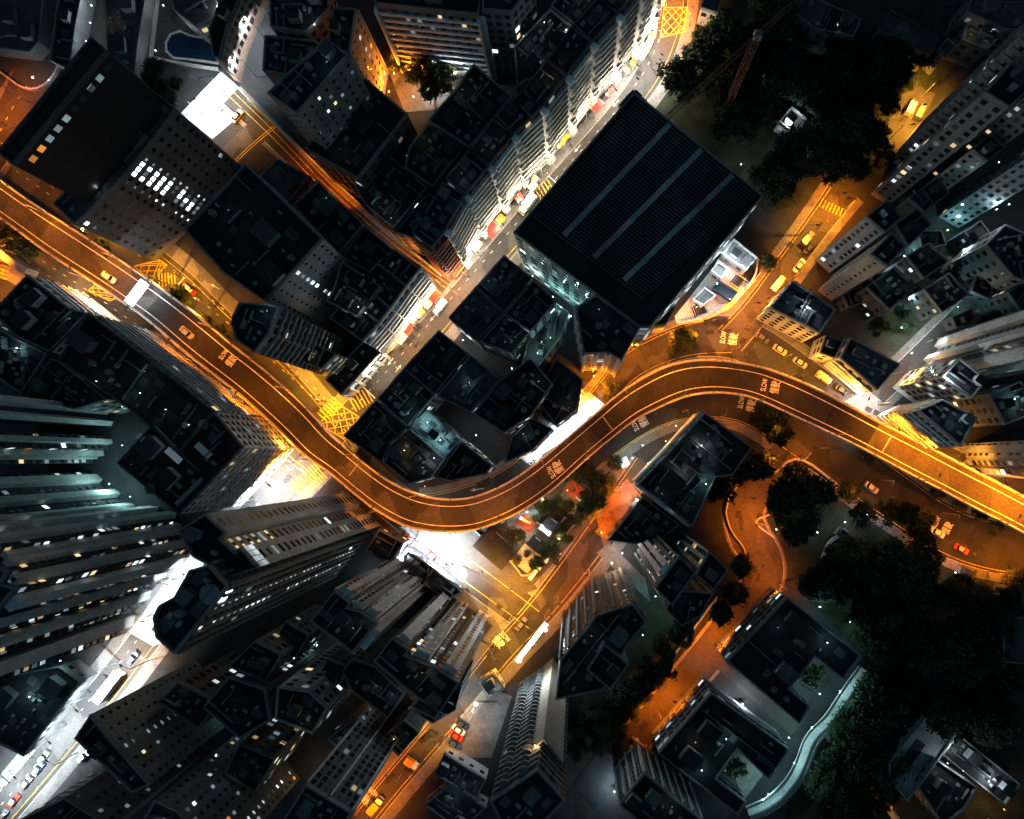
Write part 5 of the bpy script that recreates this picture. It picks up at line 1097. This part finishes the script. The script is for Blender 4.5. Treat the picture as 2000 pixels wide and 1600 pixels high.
shelter((1880, 1115), -20, (4.6, 2.8), 3, 'slatted park shelter below the red taxi', 'roof_grey'); shelter((1215, 905), 30, (3.6, 2.6), 3, 'white tilted canopy beside the park road', 'paint_white'); shelter((1735, 1580), -56, (5, 2), 2.6, 'orange-lit flat hut below the grey roof', 'paint_cream')
shelter((117, 570), -80, (3.6, 2.4), 3, 'orange and white kiosk beside the white corner block', 'paint_orange'); shelter((50, 520), -35, (11, 2.2), 6, 'covered footbridge roof above the left crossing', 'roof_light', 'footbridge')
# ------------------------------------------------------------------ vehicles
def sec(L, W, c=.35):
    return [(-L / 2, -W / 2 + c), (-L / 2 + c, -W / 2), (L / 2 - c, -W / 2), (L / 2, -W / 2 + c), (L / 2, W / 2 - c), (L / 2 - c, W / 2), (-L / 2 + c, W / 2), (-L / 2, W / 2 - c)]
CM = {}
def wheelmesh():
    m_ = MB(); n_ = 12
    a = [(.32 * math.cos(2 * PI * i / n_), -.1, .32 * math.sin(2 * PI * i / n_)) for i in range(n_)]; b = [(x, .1, z) for x, _, z in a]
    m_.add(a + b, [(i, (i + 1) % n_, n_ + (i + 1) % n_, n_ + i) for i in range(n_)] + [tuple(reversed(range(n_))), tuple(range(n_, 2 * n_))]); return m_.mesh('wheel', 'rubber')
WHE = wheelmesh()
def car(px, ang, paint, label, roof=None, z0=.06, night=False):
    k = (paint, roof)
    if k not in CM:
        b = MB(); b.prism(sec(4.5, 1.76), .25, .62, shrink=sec(4.55, 1.8), bottom=True); b.prism(sec(4.55, 1.8), .62, .92, shrink=sec(4.2, 1.6, .4))
        g_ = MB(); s0 = [(x - .15, y) for x, y in sec(2.7, 1.58, .2)]; s1 = [(x - .2, y) for x, y in sec(1.65, 1.28, .2)]; g_.prism(s0, .9, 1.38, shrink=s1, top=False)
        r_ = MB(); r_.prism(s1, 1.38, 1.44, shrink=[(x * .97, y * .95) for x, y in s1])
        h_ = MB(); h_.box((2.22, 0, .66), (.1, .35, .16)); t_ = MB(); t_.box((-2.24, 0, .7), (.08, .35, .14))
        CM[k] = (b.mesh('body', paint), g_.mesh('windscreen', 'glass_dark'), r_.mesh('roof', roof or paint), h_.mesh('headlight', 'machine'), t_.mesh('tail_light', 'paint_red'))
    p = P(*px); E = empty('parked_car' if 'parked' in label else 'car', (p.x, p.y, z0), label, 'taxi' if 'taxi' in label else 'car', 'cars on the streets', math.radians(ang))
    for n_, me in zip(('body', 'windscreen', 'roof'), CM[k][:3]): link(n_, me, E)
    for sy in (-.6, .6):
        link('headlight', CM[k][3], E).location = (0, sy, 0); link('tail_light', CM[k][4], E).location = (0, sy, 0)
    for sx in (-1.4, 1.4):
        for sy in (-.8, .8): link('wheel', WHE, E).location = (sx, sy, .32)
def truck(px, ang, paint, label, L=6.0, W=2.2, h=2.9, cab='paint_white', z0=.06, name='truck'):
    p = P(*px); E = empty(name, (p.x, p.y, z0), label, name, None, math.radians(ang))
    cl = 1.6 if name != 'bus' else .1; bl = L - cl
    m_ = MB(); m_.prism([(x - cl / 2 - .05, y) for x, y in sec(bl, W, .12)], .6, h, shrink=[(x - cl / 2 - .05, y) for x, y in sec(bl - .08, W - .08, .12)], bottom=True); m_.build('cargo_box' if name != 'bus' else 'body', paint, E)
    if name != 'bus':
        m_ = MB(); c0 = [(x + bl / 2, y) for x, y in sec(cl, W - .15, .2)]; m_.prism(c0, .4, 2.1, shrink=[(x + bl / 2 - .12, y) for x, y in sec(cl - .3, W - .35, .2)], bottom=True); m_.build('cab', cab, E)
        m_ = MB(); m_.box((L / 2 - .12, 0, 1.55), (.12, W - .5, .7)); m_.build('windscreen', 'glass_dark', E)
    else:
        m_ = MB(); m_.box((0, 0, h + .1), (L * .5, W * .4, .22)); m_.build('roof_unit', cab, E)
        for sy in (-1, 1):
            m_ = MB(); m_.box((0, sy * W / 2, 1.9), (L * .9, .08, .9)); m_.build('window', 'glass_dark', E)
    for sx in (-L * .3, L * .34):
        for sy in (-1, 1): o = link('wheel', WHE, E); o.location = (sx, sy * (W / 2 - .15), .42); o.scale = (1.3, 1.3, 1.3)
for a in [((1408, 629), 15, 'paint_black', 'black car turning below the white floodlit villas'), ((1487, 661), -33, 'paint_grey', 'grey pickup-like car first in the row on the upper road'), ((1522, 684), -33, 'paint_cream', 'cream car second in the row on the upper road'), ((1561, 709), -33, 'paint_silver', 'silver car in the row beside the glaring shop'), ((1642, 763), -38, 'paint_black', 'black car last in the row on the upper road'),
          ((1700, 952), -36, 'paint_silver', 'silver car alone on the dark park road'), ((1829, 1040), -30, 'paint_white', 'white car stopped beside the painted slow marking'), ((465, 229), 50, 'paint_silver', 'silver car on the yellow-lined court street'), ((160, 449), -10, 'paint_blue', 'dark blue car parked beside the flyover'),
          ((262, 1284), 52, 'paint_blue', 'dark car in front of the long white bus'), ((78, 1500), 52, 'paint_blue', 'dark blue car on the bright avenue'), ((55, 1527), 52, 'paint_black', 'black car on the bright avenue near the taxi'), ((8, 1592), 52, 'paint_grey', 'grey car cut by the bottom left corner'), ((166, 1476), 40, 'paint_silver', 'silver car parked in the bay off the avenue'), ((88, 1478), 52, 'paint_grey', 'grey car beside the avenue kerb light'),
          ((902, 1412), -35, 'paint_black', 'black car parked first in the lot'), ((897, 1424), -35, 'paint_silver', 'silver car parked second in the lot'), ((892, 1436), -35, 'paint_red', 'red car parked third in the lot'), ((888, 1450), -35, 'paint_blue', 'blue car parked last in the lot'), ((836, 1437), 40, 'paint_black', 'black car on the amber lower street'), ((1018, 1218), 50, 'paint_grey', 'dark grey car near the glaring flare strip'),
          ((1755, 205), 60, 'paint_black', 'black car parked in the yellow truck yard'), ((1578, 288), 20, 'paint_silver', 'silver car by the hut in the wood'), ((1763, 752), 50, 'paint_grey', 'grey car parked on the bright side street'), ((1580, 486), 50, 'paint_black', 'black car on the upper hill road'), ((1560, 520), 52, 'paint_white', 'white car on the lower hill road'), ((760, 690), 52, 'paint_grey', 'grey car near the white colonnade')]:
    car(*a)
car((372, 566), -38, 'paint_red', 'red taxi with a white roof on the yellow-lit lower road', 'paint_white'); car((1875, 1072), -28, 'paint_red', 'red taxi with a pale roof on the dark park road', 'paint_silver'); car((30, 1562), 52, 'paint_red', 'red taxi on the bright avenue in the corner', 'paint_white'); car((802, 1055), -38, 'paint_red', 'red taxi at the upper end of the white plaza', 'paint_silver'); car((846, 1086), -38, 'paint_red', 'red taxi in the middle of the white plaza', 'paint_silver')
car((396, 660), -41, 'paint_silver', 'silver car driving on the flyover past the ribbed block', z0=FZ + .02); car((250, 556), -35, 'paint_white', 'white car on the flyover before the gantry sign', z0=FZ + .02)
truck((1031, 402), 232, 'paint_white', 'white box truck parked on the main street', 6.4, 2.3, cab='paint_cream'); truck((861, 602), 232, 'paint_white', 'white delivery van by the red awning', 5.2, 2.0, 2.3, name='van'); truck((1606, 739), -35, 'paint_cream', 'cream van under the glaring shop light', 5.0, 2.0, 2.3, name='van'); truck((1776, 212), 62, 'paint_cream', 'cream truck in the yellow truck yard', 5.2, 2.0, 2.6, cab='paint_black'); truck((1793, 222), 62, 'paint_grey', 'grey truck beside the cream truck', 4.6, 1.9, 2.4, cab='paint_grey')
truck((222, 1336), 52, 'paint_white', 'long white bus on the bright avenue', 10.5, 2.6, 3.4, cab='paint_cream', name='bus'); truck((736, 1568), 48, 'paint_orange', 'orange box truck at the bottom of the lower street', 5.2, 2.2); truck((806, 1487), -35, 'paint_orange', 'small orange truck backed across the lower street', 4.2, 2.0, 2.4); truck((1575, 468), 50, 'paint_grey', 'grey van parked on the hill road', 4.6, 1.9, 2.2, name='van', cab='paint_grey'); truck((1518, 555), 52, 'paint_white', 'white van near the hill road corner', 4.8, 1.9, 2.2, name='van'); 
# ------------------------------------------------------------------ trees
def crown(seed, n_=46, leaves=42, m='leaf', sz=.42):
    r = random.Random(seed); b = MB()
    for _ in range(n_):
        while True:
            q = Vector((r.uniform(-1, 1), r.uniform(-1, 1), r.uniform(-.8, 1)))
            if .35 < q.length < 1: break
        q = Vector((q.x * 3.6, q.y * 3.6, 6.2 + q.z * 2.3)); cr = r.uniform(.5, 1.1)
        for _ in range(leaves):
            d = Vector((r.gauss(0, 1), r.gauss(0, 1), r.gauss(0, .7))); c = q + d * cr * .62
            u = Vector((r.gauss(0, 1), r.gauss(0, 1), r.gauss(0, .6))).normalized(); v = u.orthogonal().normalized(); s_ = r.uniform(.5, 1.1) * sz
            b.add([c - u * s_, c + v * s_ * .55, c + u * s_, c - v * s_ * .55], [(0, 1, 2, 3)])
    return b.mesh('crown', m)
def trunkm(seed):
    r = random.Random(seed); b = MB(); b.tube((0, 0, 0), (0, 0, 4.6), .28, .18, 8)
    for _ in range(6):
        a = r.uniform(0, 2 * PI); b.tube((0, 0, r.uniform(3, 4.5)), (2.2 * math.cos(a), 2.2 * math.sin(a), r.uniform(5.5, 7)), .11, .04, 5)
    return b.mesh('trunk', 'bark')
CR = [crown(i) for i in range(3)] + [crown(10 + i, m='leaf_dark') for i in range(3)]; TRK = [trunkm(i) for i in range(2)]
rt = random.Random(3)
def tree(px, sc=1.0, dark=False, desc='leafy green tree', group=None, label=None):
    p = P(*px); E = empty('tree', (p.x, p.y, 0), label or near(desc, *px), 'tree', group, rt.uniform(0, 6.28))
    E.scale = (sc, sc, sc * rt.uniform(.85, 1.1))
    link('trunk', TRK[rt.randrange(2)], E); link('crown', CR[rt.randrange(3) + (3 if dark else 0)], E)
for px, s_ in [((370, 592), .75), ((362, 575), .6), ((400, 625), .55), ((215, 488), .7), ((60, 478), 1.1), ((90, 495), .9), ((1330, 672), 1.0), ((1316, 680), .8), ((1192, 762), .7), ((1188, 780), .5), ((1495, 522), .7), ((1790, 1010), .8), ((1820, 960), .7), ((1860, 985), .6), ((1900, 1000), .7), ((1930, 1030), .6), ((1690, 900), .4), ((440, 650), .5), ((455, 668), .4), ((1990, 1130), .9), ((1960, 1125), .7)]: tree(px, s_, desc='amber-lit roadside tree', group='trees along the roads')
for px, s_ in [((840, 165), 1.2), ((870, 175), 1.1), ((815, 165), .8), ((880, 150), .9), ((850, 195), .9), ((780, 140), .7), ((1140, 925), .9), ((1165, 935), .8), ((1125, 925), .6), ((1155, 975), 1.0), ((1150, 992), .9), ((1185, 948), .8), ((1010, 1045), .8), ((1060, 985), .6), ((1095, 1045), .6), ((1075, 1070), .8), ((1200, 905), .6), ((1545, 1055 + 250), .6), ((1578, 1308), .9), ((1432, 1488), .8), ((1050, 1095), .6), ((1110, 985), .5)]: tree(px, s_, desc='dark green garden tree', group='trees in gardens and courtyards')
for px, s_ in [((1395, 955), 1.2), ((1470, 905), 1.3), ((1440, 925), 1.0), ((1500, 830), 1.1), ((1480, 815), .9), ((1510, 850), 1.0), ((1540, 930), 1.3), ((1520, 960), 1.3), ((1560, 960), 1.3), ((1590, 960), 1.1), ((1530, 1000), 1.5), ((1560, 1010), 1.3), ((1510, 985), 1.1), ((1540, 1030), 1.2), ((1645, 955), 1.0), ((1670, 1000), 1.1), ((1720, 995), 1.1), ((1750, 1000), 1.0), ((1775, 1030), 1.1), ((1790, 1060), 1.0), ((1800, 1085), 1.0), ((1440, 1100), 1.0), ((1425, 1150), 1.1), ((1400, 1190), 1.0)]: tree(px, s_, True, desc='dense dark tree', group='dense trees around the park')
for px, s_ in [((940, 1010), .4), ((965, 1040), .35), ((985, 1045), .4), ((1000, 1070), .4), ((1010, 1095), .35), ((1030, 1080), .3), ((1045, 1010), .35), ((1060, 1000), .35), ((1078, 990), .35), ((1085, 1010), .3), ((1100, 1000), .35), ((1105, 1025), .35), ((1115, 1010), .3), ((1090, 975), .35), ((1100, 935), .4), ((1112, 1050), .35), ((1130, 1020), .35), ((1085, 1095), .3)]: tree(px, s_, desc='leafy garden shrub', group='shrubs in the play garden')
def wood(poly, n_, desc, label, seed, gap=24, lo=.9, hi=1.5):
    r = random.Random(seed); got = []; xs = [p[0] for p in poly]; ys = [p[1] for p in poly]; tries = 0
    while len(got) < n_ and tries < 6000:
        tries += 1; q = (r.uniform(min(xs), max(xs)), r.uniform(min(ys), max(ys)))
        if inside(poly, q) and all(math.hypot(q[0] - a[0], q[1] - a[1]) > gap for a in got):
            got.append(q); tree(q, r.uniform(lo, hi), True, group=desc, label=label)
wood([(1650, 1050), (1790, 1090), (1870, 1130), (1950, 1160), (1930, 1400), (1870, 1410), (1800, 1380), (1720, 1480), (1600, 1560), (1570, 1500), (1690, 1300), (1640, 1180), (1560, 1130)], 95, 'trees of the dark park wood', 'unlit tree in the dark wood below the curved park walls', 5)
wood([(1300, 170), (1400, 60), (1480, 40), (1600, 90), (1700, 100), (1820, 130), (1790, 150), (1735, 200), (1725, 300), (1690, 350), (1600, 355), (1500, 400), (1450, 340), (1600, 270), (1530, 190), (1420, 300)], 70, 'trees of the dark hillside wood', 'unlit tree in the dark hillside wood right of the ribbed hall', 6)
wood([(1110, 1390), (1190, 1360), (1290, 1230), (1360, 1190), (1330, 1260), (1220, 1400), (1210, 1450), (1130, 1460)], 26, 'trees of the black strip wood', 'unlit tree in the black strip left of the straight orange lane', 8, 20, .7, 1.1)
wood([(1650, 610), (1740, 520), (1840, 520), (1920, 530), (1880, 590), (1800, 640), (1720, 660)], 13, 'trees on the teal slope', 'teal-lit tree on the garden slope between right-hand towers', 9, 26, .5, .8)
wood([(1640, 1460), (1730, 1500), (1740, 1560), (1640, 1600), (1560, 1600), (1600, 1540)], 16, 'trees beside the grey roof', 'dim brownish tree left of the grey roof with the black hole', 11, 22, .8, 1.2)
wood([(300, 205), (350, 220), (360, 160), (310, 130)], 6, 'shrubs under the swimming pool', 'dark teal tree in the garden below the swimming pool', 12, 20, .6, .9)
wood([(1715, 210), (1745, 170), (1800, 160), (1745, 185), (1730, 240)], 8, 'trees around the truck yard', 'amber-edged tree on the rim of the yellow truck yard', 13, 12, .5, .7)
